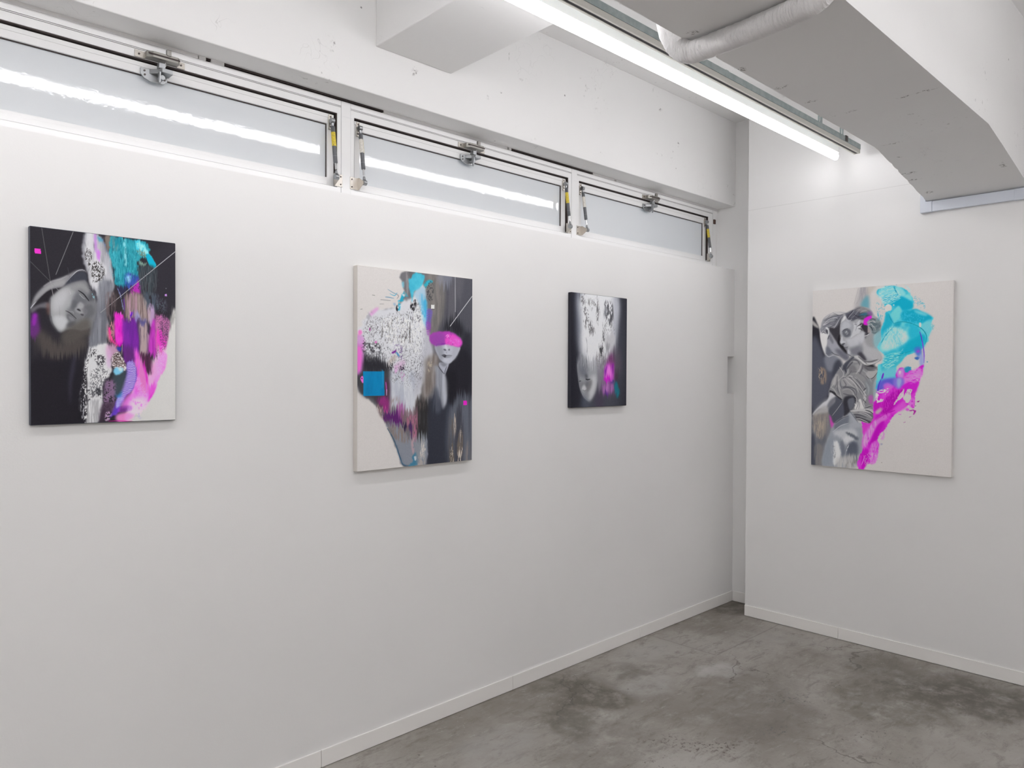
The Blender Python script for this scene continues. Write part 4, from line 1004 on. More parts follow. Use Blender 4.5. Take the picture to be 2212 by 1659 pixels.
poly 142,672 217,713 260,788 238,781 174,726|c=90,80,84 s=3 a=.6 t=1.3,8,.5,7
'''
ART_C = '''
poly 147,-8 873,-2 901,1004 179,1001|c=70,72,82 s=26
poly -29,0 93,-1 107,346 135,629 164,920 -32,998|c=36,36,44 s=8 a=.9
poly 79,0 189,7 162,273 149,529 93,360|c=122,126,140 s=8 a=.9 t=3,60,.2,4
poly 161,2 797,-1 790,322 748,509 613,586 481,684 277,635 149,529 148,274|c=196,198,204 s=8
poly 203,6 767,1 766,293 732,472 613,549 436,596 276,569 190,414 175,167|c=218,219,222 s=5 w=2,6
poly 737,3 835,4 840,187 792,411 733,502|c=168,170,180 s=7 a=.8
poly 732,442 856,514 877,696 736,659|c=96,84,98 s=10 a=.8
poly 421,589 613,571 617,773 498,848 408,773|c=130,126,136 s=9 a=.9 t=3,20,.25,4
poly 161,15 230,11 288,197 417,306 317,353 204,243 162,154|c=96,94,98 s=2 a=.75 t=2,2.6,.56,9
poly 286,43 457,26 458,118 301,112|c=110,108,110 s=2 a=.7 t=2,4,.6,9
poly 430,120 487,117 460,240 431,234|c=90,88,92 s=1.6 a=.8 t=2,2.6,.5,9
poly 574,62 707,40 741,206 697,237 577,199|c=80,80,86 s=2 a=.9 t=2.4,5,.5,9
poly 582,98 612,89 606,183 569,177|c=130,132,138 s=2
poly 680,172 733,162 727,221 674,216|c=84,84,90 s=1.6
poly 577,242 757,220 759,323 549,323|c=130,130,134 s=2 a=.7 t=2,2,.56,9
poly 535,331 586,329 580,417 536,403|c=90,90,94 s=2 a=.8 t=2,4,.5,9
poly 609,357 760,338 762,441 626,474|c=190,190,194 s=3
poly 596,431 671,429 657,496 612,490|c=150,150,156 s=3
poly 477,434 552,462 560,528 508,521|c=60,60,64 s=1.6 a=.95 t=2.4,2.6,.48,10
poly 449,523 612,534 628,571 436,662|c=110,106,110 s=2 a=.7 t=1.8,2.4,.55,9
curve 262,541 268,476 246,376|b=1,.8 c=150,150,156
smear 79,-7 858,-4 875,620 406,553 93,487|t=1.6,50,6
smear 494,551 873,544 885,1004 500,998|t=1.6,40,7
poly 100,601 149,536 276,569 421,626 452,736 424,848 366,914 301,947 221,913 164,854 128,759|c=150,152,158 s=3
poly 107,608 163,550 262,599 277,671 234,737 135,716|c=112,114,122 s=5
poly 292,759 422,714 424,848 366,914 301,945 278,877 336,818|c=190,191,194 s=5
poly 263,759 350,766 336,810 264,862 221,810|c=96,96,102 s=5 a=.8
poly 149,774 220,788 178,839 157,817|c=104,104,108 s=4 a=.7
poly 178,832 220,803 264,840 235,858 185,850|c=188,188,192 s=2
curve 114,777 142,770 164,768|b=1.4 c=60,60,66
curve 249,752 277,757 321,753|b=2,1.2 c=50,50,55 s=.8
poly 234,708 277,715 277,744 242,744|c=70,72,78 s=3 a=.8
curve 100,608 114,716 150,832 221,913 301,947|b=1 c=176,178,184 s=1.2 a=.7
poly 584,623 659,593 750,599 768,697 739,773 617,773 571,735|c=196,80,196 s=4 w=2,6
poly 614,593 718,509 766,591 736,621|c=120,60,110 s=5 a=.8
poly 615,653 705,637 707,712 616,728|c=226,120,216 s=4
poly 571,735 677,735 693,780 663,792 602,765|c=206,20,200 s=2 w=1.5,5
poly 585,668 629,638 601,713|c=130,30,160 s=2
poly 713,622 751,606 738,712|c=130,30,150 s=2 a=.9
poly 557,788 739,788 772,864 619,894 528,870|c=150,90,160 s=6 a=.85 t=3,30,.2,4
poly 588,863 649,871 635,917 597,901|c=84,40,130 s=2.5
poly 678,765 754,772 740,795|c=60,50,120 s=2
poly 762,780 816,765 857,841 851,903 820,918 788,864|c=30,110,126 s=2 w=2,5
poly 783,681 829,666 832,757 785,765|c=70,50,70 s=4 a=.8
poly 439,863 528,848 560,999 426,997|c=70,60,78 s=8 a=.7
poly 192,905 293,943 308,1003 207,1002|c=84,90,104 s=7 a=.7
curve 249,752 277,757 321,753|b=2,1.2 c=50,50,55 s=.8
line -5,5 -7,991|b=.8 c=70,70,76
poly 278,803 350,759 343,803 293,862 264,869|c=120,119,122 s=3 a=.8
curve 192,847 228,856 261,846|b=1.4 c=110,110,116 s=1 a=.8
poly 221,869 307,877 293,921 235,906|c=128,128,134 s=4 a=.7
poly 135,601 276,555 406,596 422,670 291,656|c=196,197,202 s=6 a=.6 t=1.6,14,.45,5
smear 79,559 479,551 480,654 79,630|t=1.3,24,9
poly 557,795 740,795 741,872 558,871|c=200,130,200 s=4 a=.6 t=1.3,30,.5,6
smear 524,595 890,589 899,927 499,923|t=1.3,20,5
'''
ART_D = '''
poly -2,169 43,194 62,245 72,295 110,375 228,435 246,429 180,467 136,580 131,618 37,696 3,720 -3,544|c=44,43,50 s=2.5
poly 2,277 73,328 110,395 210,409 237,429 216,452 155,527 131,603 21,697 3,713|c=84,86,98 s=7 a=.95
poly 101,375 174,366 228,403 228,435 139,462 106,422|c=122,124,134 s=5
poly 170,429 210,393 237,429 206,459 165,504|c=66,68,78 s=5
poly -2,169 19,180 52,208 43,214 1,193|c=168,164,162 s=3
poly 3,720 136,610 169,723 160,806 119,884 95,996 2,1000|c=118,118,124 s=5 d=98,100,108,8,50
poly 21,705 127,671 133,732 118,808 71,848 34,804 17,758|c=150,140,132 s=4 a=.9 d=128,122,120,4,20
poly 11,766 96,748 82,840 45,834|c=172,158,142 s=3 a=.7 t=2,14,.5,7
poly 49,440 107,451 114,520 77,535 61,497|c=150,130,114 s=3 a=.85 t=2.4,10,.42,6
curve 52,444 76,467 55,493 82,505|b=1.4 c=190,176,156 a=.7
poly 2,828 29,843 37,996 2,1000|c=74,76,88 s=4
poly 29,889 88,886 84,996 37,1000|c=128,124,122 s=4 a=.8 t=3,30,.35,4
poly 143,709 169,723 185,768 159,780|c=200,70,176 s=2.5 a=.9
poly 156,580 193,594 183,625 142,671 63,677 11,713 26,689 89,642 126,622|c=196,195,198 s=2
poly 188,606 183,632 137,682 116,671 147,625|c=110,110,118 s=3 a=.9
poly 63,673 116,656 137,690 64,703 16,712|c=170,168,168 s=4 a=.9
poly 188,602 244,621 250,690 185,753 153,716 137,678 183,632|c=80,82,92 s=3
poly 460,495 512,466 504,582 476,633 468,706 448,685|c=140,160,166 s=5 a=.8
poly 366,1 421,4 432,111 381,115 325,116 345,52|c=172,168,168 s=6
poly 366,2 417,5 414,53 371,83|c=150,146,152 s=5 a=.7 t=3,24,.35,4
poly 417,3 480,2 439,41 427,88|c=178,170,160 s=5 a=.6
poly 422,47 432,124 381,121 376,86|c=92,152,166 s=5 a=.9
line 353,5 324,87|b=1 c=150,146,146 a=.6
line 396,13 341,88|b=1 c=140,138,140 a=.5
poly 66,212 88,162 147,135 206,129 268,136 277,150 233,187 217,252 222,298 254,344 289,374 272,396 210,376 169,366 128,379 105,362 77,312 64,255|c=150,149,154 s=1.6
poly 88,166 147,136 206,131 259,138 233,154 166,145 111,163|c=186,183,183 s=3
poly 102,169 170,149 224,154 207,186 167,214 103,216 80,205|c=146,146,152 s=3 d=112,112,120,6,5
curve 89,176 134,161 179,149 242,148|b=1.6,2 c=84,84,92
curve 93,189 134,171 170,162 189,172 166,198|b=1.6 c=72,72,80
curve 84,202 125,187 166,178|b=1.6 c=206,204,205 a=.8
curve 102,183 148,164 197,163|b=1.4 c=204,203,205 a=.8
curve 170,159 197,163 207,186 180,215|b=2,1.4 c=196,195,198 a=.9
curve 112,216 153,208 180,195 189,179|b=2.2,1.4 c=70,70,78 a=.8
curve 161,132 206,147 242,142 268,139|b=1.8 c=80,80,88 a=.8
poly 197,163 242,148 224,180 207,219 167,224 189,199|c=96,96,104 s=3
poly 139,214 180,218 207,199 224,174 219,232 222,291 244,324 272,364 245,354 200,304 149,247 135,230|c=58,56,62 s=2.4
poly 217,252 226,298 271,344 298,374 245,351 200,304|c=34,32,36 s=2
poly 67,242 99,246 126,256 122,289 114,322 108,359 82,322 69,278|c=212,210,210 s=1.8
poly 114,322 146,329 164,356 128,375 110,362|c=104,106,116 s=4
poly 127,266 154,277 200,311 245,354 281,380 268,400 227,373 173,359 137,326 123,296|c=154,154,162 s=3
poly 127,263 140,250 168,290 164,307 145,290|c=116,116,124 s=2.4
poly 182,340 227,340 289,380 268,403 223,380|c=98,98,108 s=5 a=.9
curve 112,365 131,379 156,374 183,368|b=1.8,1 c=190,190,194
curve 155,353 174,364 210,373|b=2 c=66,66,74 a=.8
poly 103,216 117,210 133,230 131,263 122,266 124,240|c=206,205,206 s=1.4
poly 108,223 124,230 122,250 110,239|c=66,66,74 s=1.4
poly 64,218 94,206 108,223 103,236 71,238|c=130,130,138 s=2.4 t=2,6,.35,5
curve 78,245 90,237 106,248|b=2,1.6 c=60,60,68 a=.8
curve 74,247 87,232 103,242|b=1.2 c=196,195,196
line 125,279 132,260|b=2.2 c=60,60,68 a=.8
curve 66,228 65,255 73,288 91,332 112,369|b=1.3 c=214,212,212
poly 220,200 233,168 268,149 312,125 355,108 432,117 474,160 508,184 513,240 476,258 468,303 503,348 528,398 428,407 359,378 307,380 278,364 273,341 253,331 244,315 220,304 226,272 219,249|c=160,160,164 s=1.6
poly 264,139 325,119 368,108 432,130 453,156 399,180 347,172 313,183 286,176 260,159|c=92,92,102 s=3 d=70,70,80,6,5
curve 277,169 295,150 325,126|b=1.6 c=170,170,176 a=.8
curve 268,153 286,176 308,170|b=2,1.6 c=70,70,78 a=.8
curve 304,167 329,152 355,127 372,115|b=1.6 c=146,146,152 a=.7
curve 321,145 347,159 381,154|b=1.8 c=56,56,64
poly 325,119 368,105 423,123 428,143 372,137|c=146,142,142 s=4 a=.8
poly 364,150 398,143 419,142 415,155 373,156|c=48,108,128 s=3 a=.9
poly 424,139 449,137 453,159 428,155|c=140,96,160 s=3.5 a=.8
poly 246,155 259,152 260,168 233,187 225,190 238,168|c=206,204,205 s=1.6
poly 225,197 242,181 286,176 313,199 317,219 305,254 288,276 252,269 226,252|c=158,159,165 s=2.4
poly 242,187 278,185 300,212 269,224 243,233 225,233|c=178,179,184 s=4
poly 235,246 247,230 274,224 298,235 299,260 279,271 252,269|c=98,99,107 s=2.2
poly 254,242 270,239 275,247 261,250|c=156,157,162 s=2
poly 265,237 272,238 270,242|c=206,206,208 s=.8
curve 266,256 276,253 279,245|b=1.4 c=160,160,166
curve 235,239 254,228 278,225|b=2 c=74,74,82
poly 319,193 339,197 356,185 369,179 361,204 369,220 366,249 340,258 297,278 309,254 322,219|c=190,190,193 s=1.4
curve 326,200 335,203 348,201|b=1.4 c=100,100,108
curve 348,213 369,204 378,195|b=2.2 c=62,60,66
curve 357,227 378,230 383,240|b=2.4 c=60,58,64
poly 369,204 399,199 425,216 430,251 404,250 382,227|c=52,50,55 s=2
poly 425,225 433,219 446,239 438,254 425,251|c=156,146,146 s=1.6
curve 425,219 440,226 446,242|b=1.4 c=186,180,178
poly 400,253 438,254 421,270 403,282|c=60,58,64 s=1.4
curve 400,269 421,265 436,256|b=2.4 c=206,205,205
curve 403,285 426,276 438,267|b=1.8 c=58,57,63
poly 310,277 357,255 391,247 404,257 401,295 367,317 332,336 297,322 270,292 253,285|c=188,188,192 s=4
poly 400,289 427,327 503,344 528,398 445,395 384,349|c=172,171,173 s=4
poly 405,285 442,258 468,271 473,328 426,318|c=150,149,151 s=4
poly 297,332 336,319 384,327 385,359 350,374 307,368|c=118,118,126 s=5
poly 350,365 380,356 419,398 402,404 368,381|c=66,64,72 s=3.5
poly 220,301 226,272 237,269 244,292 262,295 257,305 240,316|c=186,186,190 s=1.4
poly 229,311 249,303 258,306 242,317|c=82,82,90 s=1.2
poly 247,318 266,308 271,320 256,331|c=150,150,157 s=1.2
curve 249,329 267,328 279,325|b=2 c=62,60,66 s=.8
poly 257,331 280,330 276,341 267,344|c=128,128,136 s=1.2
poly 273,343 289,345 298,361 280,367|c=180,180,184 s=2.4
curve 278,364 311,379 346,374|b=1.6 c=80,80,88
curve 219,249 226,269 220,301 244,315 253,331 273,341 277,364|b=1.2 c=60,58,64 a=.6
poly 429,187 483,176 517,196 517,241 468,261 442,226|c=130,140,144 s=4 d=90,104,110,6,5
curve 433,194 462,188 479,198|b=2.4,1.4 c=206,200,196 a=.8
curve 425,209 446,204 463,217 455,233|b=1.6 c=196,194,192 a=.7
curve 438,216 455,226 459,242|b=2.4 c=60,66,72
poly 392,189 403,170 428,160 451,159 454,175 435,179 420,193 425,206 403,209 393,199|c=206,32,196 s=1.4 w=1,5
poly 468,271 513,240 538,257 511,335 477,328|c=124,172,180 s=5 a=.9
poly 246,422 281,396 307,377 359,375 402,404 520,398 479,423 504,449 507,459 465,539 471,601 467,648 473,706 449,743 381,735 341,732 271,705 239,620 203,594 141,580 138,569 166,519 196,467 226,437|c=132,131,134 s=1.6
poly 246,429 290,397 316,381 329,384 299,406 273,439 273,474 247,452 237,474|c=70,72,82 s=2
poly 324,381 359,376 402,407 458,414 512,397 466,420 415,423 385,410|c=184,182,182 s=1.6
curve 385,413 428,423 479,414 516,398|b=1.4 c=206,204,202
curve 402,407 445,410 503,395|b=1.8,1 c=58,56,62
poly 403,426 462,426 475,439 424,436|c=44,42,46 s=2
poly 286,448 360,420 386,420 360,468 282,478|c=150,148,150 s=3 a=.9
poly 287,437 327,429 347,459 297,474|c=118,117,120 s=3
curve 246,429 267,466 252,493 237,500|b=2.6,1.6 c=66,66,76
curve 216,437 247,470 240,496|b=1.4 c=186,184,184
curve 201,474 217,511 238,564|b=2 c=92,92,100
curve 186,478 207,527 228,560|b=1.4 c=176,174,175
poly 158,527 196,474 217,504 207,553 182,542|c=162,160,160 s=2.4
poly 141,580 146,569 182,579 198,594 239,618 234,622 193,602 156,580|c=50,48,54 s=1.4
poly 237,504 297,485 338,503 318,537 248,545 233,530|c=150,148,150 s=3
curve 237,496 287,485 348,503 402,551|b=1.6 c=188,186,186
curve 247,500 298,496 348,533 383,591|b=1.6 c=84,84,90
curve 267,493 328,526 364,577|b=1.8 c=184,182,182
curve 318,489 368,525 403,584|b=2 c=100,99,104
curve 337,485 397,532 417,576|b=1.4 c=176,174,174
curve 238,549 288,548 339,562 349,595|b=2.4,1.6 c=80,80,88
poly 238,556 289,556 329,577 319,600 264,597 238,579|c=134,132,135 s=2.4
poly 317,466 381,466 416,492 397,518 352,496|c=138,136,138 s=3
curve 312,466 347,465 382,474|b=1.6 c=96,95,98
poly 416,470 464,452 507,463 465,499 431,499|c=166,164,163 s=2
curve 416,485 440,501 469,495 505,459|b=1.6 c=50,50,54
poly 396,430 454,437 502,437 464,452 415,452|c=96,94,98 s=2 a=.8
poly 416,510 465,510 466,593 418,587|c=130,134,138 s=4 a=.8
curve 393,573 407,558 419,552|b=1.8 c=56,56,62
curve 398,576 417,565|b=1.4 c=190,188,188
poly 269,600 349,603 330,651 301,685 251,713 244,638|c=52,51,58 s=3
poly 285,619 324,607 335,636 320,666 301,678 285,649|c=98,100,110 s=2.4
poly 350,636 379,613 409,664 335,670|c=196,194,192 s=1.4
curve 339,614 360,636 345,673|b=1.6 c=110,110,116
curve 319,585 349,614 340,651|b=1.8 c=180,178,178
curve 384,613 394,639 409,664|b=1.4 c=100,100,106
poly 398,591 413,594 409,635 399,635|c=170,168,168 s=1.4 t=2,3,.4,8
poly 306,678 414,664 467,670 472,691 409,686 316,685|c=184,182,182 s=1.4
poly 281,704 350,684 419,686 473,699 468,721 400,708 331,710|c=108,107,112 s=1.6
curve 409,664 448,652 467,648|b=2 c=70,70,76
curve 414,673 448,681 473,695|b=2.6 c=60,60,66
curve 370,687 419,693 463,714|b=1.6 c=198,196,196
poly 331,714 371,713 459,736 444,745 381,731|c=70,69,75 s=1.6
curve 351,721 381,724 435,740|b=1.8 c=196,194,194
poly 169,723 209,669 244,638 251,713 195,748 180,753|c=80,82,94 s=3
curve 164,712 204,673 239,635|b=1.4 c=160,158,160
curve 287,452 267,478 227,500 202,523|b=3,2 c=168,166,166 s=2 a=.8
curve 307,459 287,481 267,489|b=3,2 c=92,91,95 s=2 a=.8
curve 278,492 318,518 358,551 398,591|b=3,2 c=176,174,174 s=1.6 a=.8
curve 293,492 338,522 383,565|b=2.4 c=88,87,92 s=1.6 a=.8
curve 313,500 363,536 403,576|b=2.4 c=186,184,183 s=1.4 a=.8
curve 348,503 392,540 412,561|b=2.4 c=96,95,100 s=1.6 a=.8
curve 257,500 298,533 338,551|b=2.4 c=178,176,176 s=1.6 a=.8
curve 248,511 268,537 248,552|b=3 c=88,87,93 s=2 a=.7
curve 241,556 278,552 319,566 342,592|b=3 c=92,91,97 s=1.6 a=.9
curve 241,567 289,559 319,577 329,596|b=2 c=172,170,170 s=1.6 a=.8
curve 249,586 289,593 329,596|b=3 c=80,80,86 s=2 a=.8
curve 367,474 406,492 446,539|b=3 c=120,120,124 s=2 a=.8
curve 386,452 426,477 455,517|b=3 c=168,168,170 s=2 a=.7
curve 417,525 436,554 432,587|b=3 c=160,164,168 s=2 a=.7
curve 181,497 176,527 151,553|b=3 c=176,174,173 s=2 a=.8
curve 201,489 197,527 182,553|b=3 c=98,97,102 s=2 a=.8
curve 217,508 212,541 223,579 236,609|b=3 c=172,170,170 s=2 a=.8
curve 207,519 202,557 218,586|b=3 c=94,93,99 s=2 a=.8
curve 156,553 177,564 198,587|b=2.4 c=180,178,177 s=1.6 a=.8
curve 299,403 325,397 351,403 373,429|b=4 c=88,87,93 s=2 a=.8
curve 290,435 316,410 351,410|b=3 c=172,170,170 s=2 a=.8
curve 273,448 299,423 316,410|b=4 c=60,60,68 s=2 a=.8
curve 377,423 369,449 343,474|b=4 c=176,174,174 s=2 a=.8
curve 394,423 386,449 369,474|b=4 c=94,93,98 s=2 a=.8
curve 411,439 437,455 479,455|b=4 c=92,91,96 s=2 a=.8
curve 359,381 385,397 420,420|b=3 c=96,95,100 s=1.6 a=.8
curve 346,381 377,404 416,426 454,423|b=3 c=196,194,193 s=1.6 a=.8
curve 354,621 369,636 365,669|b=2 c=120,119,124 s=1.4 a=.8
curve 369,617 384,639 390,668|b=2 c=212,210,208 s=1.4 a=.8
curve 335,640 343,651 338,670|b=2.4 c=206,204,202 s=1.2
curve 291,697 351,691 410,701 458,717|b=2.4 c=186,184,184 s=1.6 a=.8
curve 301,706 361,700 420,715|b=2.4 c=74,73,80 s=1.6 a=.8
curve 419,656 448,648 472,652|b=2.4 c=160,158,158 s=1.6 a=.8
curve 424,667 458,674 472,681|b=2.4 c=168,166,166 s=1.6 a=.8
curve 398,569 408,583 418,594|b=2 c=196,194,193
curve 403,602 416,609 408,624|b=2 c=190,188,188
curve 396,613 409,627 418,635|b=1.6 c=60,60,66
curve 88,169 116,160 143,145 188,140|b=2 c=120,118,122 s=1.2 a=.7
curve 143,145 179,133 224,135|b=2 c=206,202,200 s=1.2 a=.7
curve 112,196 144,184 180,179 197,166|b=2.4 c=86,86,94 s=1.2 a=.8
curve 89,196 107,183 134,177|b=2 c=196,194,196 s=1.2 a=.8
curve 198,186 215,167 233,151|b=3 c=150,149,156 s=1.6 a=.7
curve 171,218 193,196 206,176|b=2 c=186,184,188 s=1.2 a=.8
curve 264,159 269,175 286,182 304,173|b=2 c=186,185,190 s=1.2 a=.8
curve 281,150 303,138 312,125|b=2.4 c=60,60,68 s=1.4 a=.8
curve 338,171 368,159 394,157|b=2.4 c=66,66,74 s=1.4 a=.8
curve 325,126 346,117 368,114|b=2.4 c=96,96,102 s=1.4 a=.8
curve 368,140 389,131 415,129|b=2.4 c=180,176,174 s=1.4 a=.6
curve 437,181 458,175 479,183|b=2 c=70,70,78 s=1.2 a=.8
curve 450,216 471,220 480,236|b=2.4 c=176,178,178 s=1.4 a=.7
curve 458,201 484,205 496,221|b=2.4 c=80,94,100 s=1.4 a=.7
curve 455,248 476,255 493,246|b=2.4 c=84,98,104 s=1.6 a=.7
curve 330,190 343,213 335,236|b=2 c=140,140,147 s=1.6 a=.7
curve 348,220 369,214 382,205|b=2 c=206,205,206 s=1 a=.8
poly 271,296 297,286 332,294 349,316 315,332 284,319|c=178,178,182 s=6 a=.6
poly 362,294 384,317 376,346 358,333|c=140,140,147 s=5 a=.6
poly 185,753 261,716 311,689 351,736 391,760 398,888 369,927 355,983 276,1001 95,996 109,904 134,838|c=146,150,158 s=3
poly 185,760 251,724 301,711 322,748 251,758 191,790|c=110,114,124 s=3
curve 190,752 241,724 296,708|b=2.4,1.4 c=78,80,88
curve 170,802 231,766 292,749|b=2 c=190,190,194 a=.8
poly 301,689 341,725 386,760 342,773 297,778|c=164,166,172 s=4 a=.8
curve 298,682 331,714 361,743|b=1.4 c=96,98,106
poly 180,798 272,783 342,784 353,835 253,832 191,824|c=182,183,186 s=5
poly 267,802 303,804 363,827 358,842 303,823|c=96,100,110 s=2.4
poly 243,833 293,823 333,836 294,868 269,899 243,870|c=196,196,198 s=4
poly 284,868 333,847 363,872 350,961 275,966 274,913|c=88,92,104 s=5
curve 294,871 274,906 265,951 275,988|b=2,1.4 c=206,206,208
poly 232,841 268,869 274,913 265,951 239,945 228,893|c=112,116,126 s=5
poly 171,866 207,857 234,916 224,954 184,994 173,949|c=206,206,206 s=2.4 w=2,5
poly 169,881 187,881 193,944 172,934|c=120,122,126 s=1.6 a=.8 t=2,3,.5,8
poly 119,873 171,844 172,938 132,990 95,996|c=138,144,154 s=5 t=3,40,.2,4
poly 214,947 369,923 360,994 215,1003|c=186,183,180 s=6 a=.85 t=3,30,.25,4
poly 275,977 345,947 355,961 296,998|c=122,118,116 s=4 a=.7 t=3,20,.4,5
poly 483,31 535,8 608,9 679,26 713,47 734,77 739,103 735,131 764,139 845,171 865,181 873,189 861,212 860,241 847,275 847,307 831,313 812,338 755,363 694,385 669,407 636,427 628,462 624,505 615,523 541,523 499,553 485,550 493,502 507,426 550,410 554,380 501,340 518,294 522,241 546,176 554,143 588,132 588,109 545,113 541,90 523,66|c=44,176,198 s=1.2 w=2,7 d=100,200,212,14,16
poly 535,11 603,10 630,49 587,69 527,67 492,42|c=124,202,212 s=5 a=.9
poly 616,12 658,21 688,52 668,70 634,52|c=130,204,212 s=3
poly 668,73 696,56 726,67 730,89 697,85|c=120,204,214 s=2.4
poly 540,57 655,63 730,99 735,131 665,135 588,99 541,100|c=10,162,190 s=3
poly 523,63 604,51 655,73 605,87 541,100|c=150,206,214 s=2 r=3.4,68,.9
curve 608,12 625,42 655,70|b=3,2 c=14,150,178
poly 580,164 618,126 643,114 665,145 653,173 619,198 602,201|c=108,202,214 s=2
poly 554,147 576,157 602,204 543,242 526,238 546,183|c=30,166,190 s=3
curve 572,154 589,184 607,204|b=2 c=10,136,166 s=1.4 a=.8
poly 665,148 747,138 853,171 869,191 837,199 797,210 732,202 678,194|c=16,160,188 s=3 w=2,8
poly 747,141 804,153 837,170 813,173 764,158|c=120,204,214 s=3 a=.8
poly 806,220 853,200 860,241 843,272 814,246|c=110,196,206 s=4
poly 607,211 657,199 649,225 624,231|c=24,158,184 s=3
curve 607,207 657,199 716,206 773,226 810,249 831,281 823,319|b=1.8,2.4 c=8,136,160
poly 544,275 599,227 658,232 704,259 701,304 668,320 609,345 549,354 506,337|c=124,200,210 s=6
poly 549,308 600,302 621,329 566,351 519,337|c=166,214,220 s=6
poly 662,245 708,269 705,304 667,310|c=190,214,218 s=5 a=.8
poly 709,301 782,267 823,281 815,325 755,353 668,375 643,368 684,330|c=16,166,192 s=5
poly 728,215 782,235 782,267 733,292 708,259|c=40,176,200 s=5
curve 523,307 556,265 607,224|b=3,2 c=14,150,176 a=.9
curve 584,400 635,381 685,365 743,353|b=2,1.4 c=14,150,172
poly 550,377 609,345 643,368 584,400 538,433|c=54,182,200 s=4
poly 643,368 668,352 676,339 652,365|c=206,220,222 s=1.4 a=.8
poly 525,446 610,397 677,388 636,430 568,453|c=60,182,198 s=3
curve 546,439 585,420 623,404|b=1.6 c=150,214,220
curve 564,456 593,433 619,426|b=1.6 c=160,216,222
poly 517,472 568,446 623,443 624,492 534,502|c=104,192,206 s=5
poly 682,446 719,433 738,441 720,472 679,498 670,472|c=40,140,180 s=2.4
poly 541,130 562,101 584,105 592,125 576,138 550,138|c=206,202,198 s=.8 w=1.5,4
poly 780,211 793,210 794,229 782,227|c=206,202,198 s=.8 w=1,4
poly 603,105 611,107 607,113|c=216,216,214 s=.6
poly 677,411 718,382 759,365 760,382 792,389 785,427 753,462 728,453 736,440 686,430|c=200,196,193 s=1 w=2,5
poly 752,392 768,385 788,389 772,402|c=60,100,170 s=1.2
poly 484,94 541,100 542,143 521,188 494,174|c=70,170,184 s=1.2 a=.6 t=2,3,.72,10
poly 494,141 516,142 516,188 495,187|c=60,166,186 s=1 a=.8 t=2,4,.6,10
poly 746,71 779,76 812,103 816,138 780,127 747,106|c=90,176,190 s=1.2 a=.8 t=4,1.6,.62,10
poly 860,219 879,223 878,248 862,241|c=110,180,190 s=1 a=.8 t=2,2.4,.55,9
poly 713,24 679,3 721,44|c=180,204,206 s=2 a=.7
poly 616,-2 629,-2 625,3|c=20,130,150 s=.7
poly 833,410 841,410 837,415|c=30,130,160 s=.7
curve 785,255 796,281 809,332 816,376 815,418|b=2.6,3 c=120,70,206
curve 785,255 794,280 803,309|b=1.4 c=50,50,180
poly 751,340 791,335 800,370 792,386 764,376|c=70,110,200 s=3.5 a=.9
poly 767,352 787,351 784,362 767,363|c=150,70,200 s=2.4
poly 790,370 812,389 813,446 793,437 784,398|c=150,160,216 s=3 a=.9
poly 815,427 810,459 798,504 802,480 759,578 758,616 749,651 713,638 686,657 659,671 627,687 591,731 559,771 522,798 503,831 513,853 504,907 486,948 452,965 414,975 404,999 366,1002 362,964 374,923 398,885 396,767 381,738 449,743 473,706 472,648 486,622 490,622 499,564 541,523 615,523 629,491 628,472 653,446 682,446 687,472 728,459 753,466 785,437|c=196,26,190 s=1.2 w=2,7 d=216,70,206,12,16
poly 632,466 661,446 682,449 679,492 650,501|c=196,130,214 s=3
poly 649,459 662,462 653,479|c=226,214,224 s=2
poly 687,492 736,459 793,443 802,485 720,518 675,537 630,541|c=216,120,210 s=3 t=6,2,.2,4
poly 498,549 526,509 620,498 616,537 564,538 541,559 504,567|c=96,90,200 s=4
curve 540,473 531,499|b=4,5 c=110,40,190
curve 524,504 508,535 499,575|b=2.4,3.4 c=80,60,196
poly 615,498 675,498 684,526 653,554 616,541|c=130,110,206 s=3.5
poly 638,501 666,505 653,547 639,540|c=150,170,222 s=3 a=.9
poly 541,534 574,523 611,541 593,559 555,563|c=214,110,212 s=3 r=3,60,.6
poly 711,519 782,497 774,543 757,574 685,554 666,544|c=200,30,194 s=3
poly 565,599 639,562 685,561 631,622 613,655 576,684 529,689 510,657|c=176,10,166 s=4
poly 627,655 686,614 704,646 668,668 627,676|c=212,80,202 s=4
poly 731,603 758,609 749,648 713,645|c=214,110,206 s=2.4 t=3,3,.35,6
poly 471,637 509,618 547,628 543,657 486,673|c=190,24,180 s=3
poly 486,680 524,657 534,671 501,694|c=190,170,176 s=3
poly 400,748 444,747 463,731 482,716 478,745 406,807|c=206,60,190 s=3 a=.9
curve 459,757 529,704 622,669|b=2.4 c=170,10,160
poly 463,746 529,704 595,684 544,739 502,766 446,841 398,888 397,822|c=216,110,206 s=4 t=3,10,.15,4
poly 502,755 553,728 526,780 484,854 456,885 446,856|c=184,8,178 s=3
curve 416,806 402,858|b=2 c=226,150,220 a=.8
poly 451,863 513,838 504,907 491,955 448,958|c=214,80,206 s=3 t=4,8,.2,4
poly 389,932 417,887 437,900 428,967 400,1000 390,1000|c=196,16,186 s=2.4
curve 390,973 409,935 404,921|b=3,2 c=220,140,214 a=.8
poly 418,912 495,904 491,963 419,975|c=206,202,198 s=1 a=.6 t=2.4,1.8,.62,9
poly 613,641 649,590 685,554 685,572 676,597 640,619|c=200,196,193 s=.7 w=1.2,4
poly 681,597 707,559 739,557 730,582 731,606 713,628 686,611|c=200,196,193 s=.8 w=1.5,4
poly 708,564 734,561 730,585 703,586|c=190,40,180 s=.8 a=.9 t=1.6,4,.6,9
poly 499,567 546,556 560,566 542,577 504,578|c=212,208,206 s=.8 t=5,1.6,.45,9
poly 485,582 504,582 500,614 542,610 524,628 495,625|c=212,206,206 s=.8 w=2,4
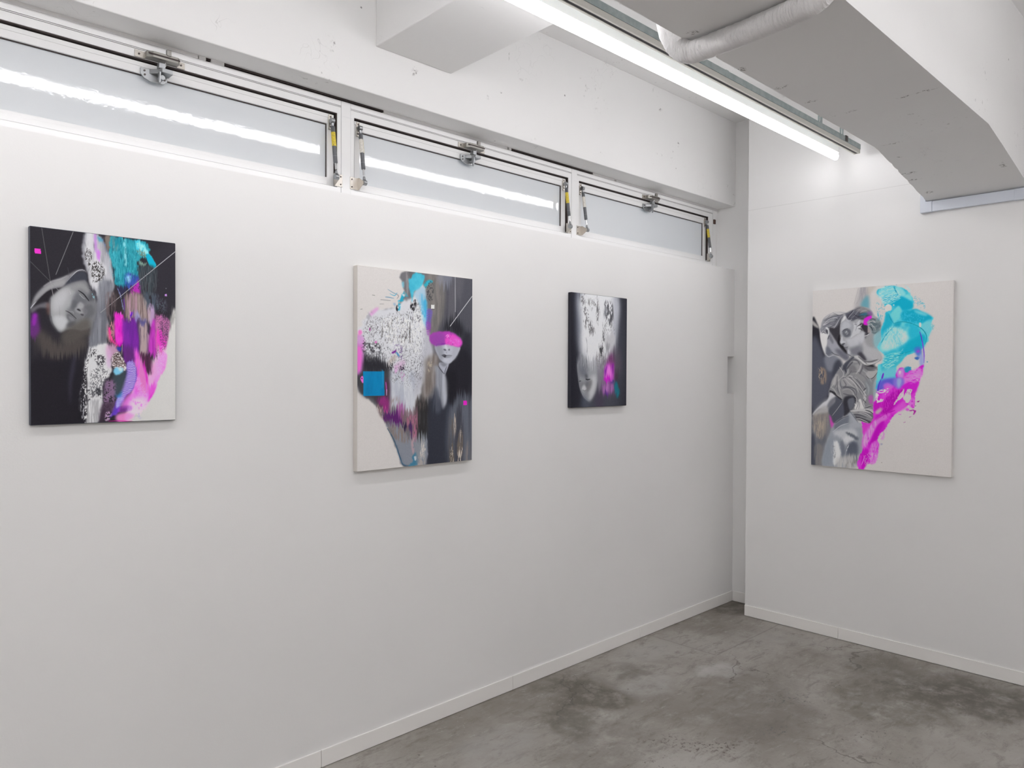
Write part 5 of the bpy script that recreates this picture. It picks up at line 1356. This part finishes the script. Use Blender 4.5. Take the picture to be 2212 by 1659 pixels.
poly 565,552 584,562 556,588|c=212,190,206 s=.8 t=3,1.6,.5,9
poly 765,504 778,505 774,510|c=236,200,226 s=.7
poly 503,831 531,819 527,848 513,853|c=200,196,193 s=1 w=2,4
poly 531,798 563,764 559,800 546,829 522,823|c=206,130,200 s=2 a=.7 t=3,5,.45,7
poly 522,852 541,851 532,859|c=140,140,170 s=1.2 a=.7
poly 696,663 709,654 723,663 709,670|c=212,90,204 s=1.6
poly 718,666 764,664 759,683 746,688 752,671 723,668|c=166,30,150 s=.9 w=1,3
poly 771,619 790,614 782,622|c=140,20,120 s=.8
poly 719,702 737,697 728,702|c=150,40,140 s=.8
poly 683,732 699,726 692,731|c=140,40,130 s=.8
poly 646,690 666,687 664,692|c=196,90,190 s=1
line 760,643 765,641|b=1.4 c=110,90,110
line 534,953 537,954|b=1.4 c=140,130,130
poly 437,598 466,593 467,633 443,634|c=190,80,180 s=3 a=.7
smear 92,828 391,778 370,982 4,1002 0,736|t=1.4,40,3
poly 501,22 604,12 655,70 545,104|c=206,230,232 s=2 a=.55 t=5,1.1,.55,8
poly 556,235 658,235 700,269 663,323 532,337|c=212,226,228 s=4 a=.5 t=2,5,.5,5
poly 669,148 813,179 773,216 682,194|c=70,190,212 s=3 a=.5 t=1.6,3,.6,8
poly 545,380 685,356 623,420 542,446|c=190,226,230 s=2 a=.55 t=5,1.2,.58,8
poly 583,548 685,558 631,622 529,689 510,657|c=214,80,204 s=3 a=.45 t=1.4,6,.55,7
poly 406,821 463,746 511,715 474,782 417,876|c=236,190,230 s=2 a=.6 t=1.3,14,.5,7
poly 456,866 503,846 495,948 452,954|c=232,170,226 s=2 a=.5 t=1.4,5,.5,7
poly 747,483 800,476 783,518 711,522|c=232,170,224 s=2 a=.6 t=6,1.2,.5,8
'''

painting((.547, YW, 1.434), (1, 0, 0), (0, -1, 0), .435, .613, .020, (42, 40, 46), (78, 80, 88), ART_A, (400, 566), 1.27, (206, 205, 204), 3,
         'dark canvas of a sleeping hooded face, leftmost on the long wall')
painting((1.706, YW, 1.190), (1, 0, 0), (0, -1, 0), .633, .857, .030, (212, 207, 204), (196, 190, 184), ART_B, (400, 540), 1.6, (212, 210, 209), 5,
         'tall canvas with a blue square and a magenta-blindfolded woman')
painting((3.051, YW, 1.417), (1, 0, 0), (0, -1, 0), .49, .625, .026, (38, 38, 46), (44, 44, 52), ART_C, (260, 330), 2.18, (209, 208, 208), 7,
         'small dark canvas with a white streaked column, nearest the corner')
painting((XR, 2.024, 1.045), (0, -1, 0), (-1, 0, 0), .778, 1.074, .027, (200, 195, 192), (190, 186, 183), ART_D, (420, 580), 1.37, (196, 194, 193), 11,
         'white canvas of two statue-like figures with turquoise and magenta smears')
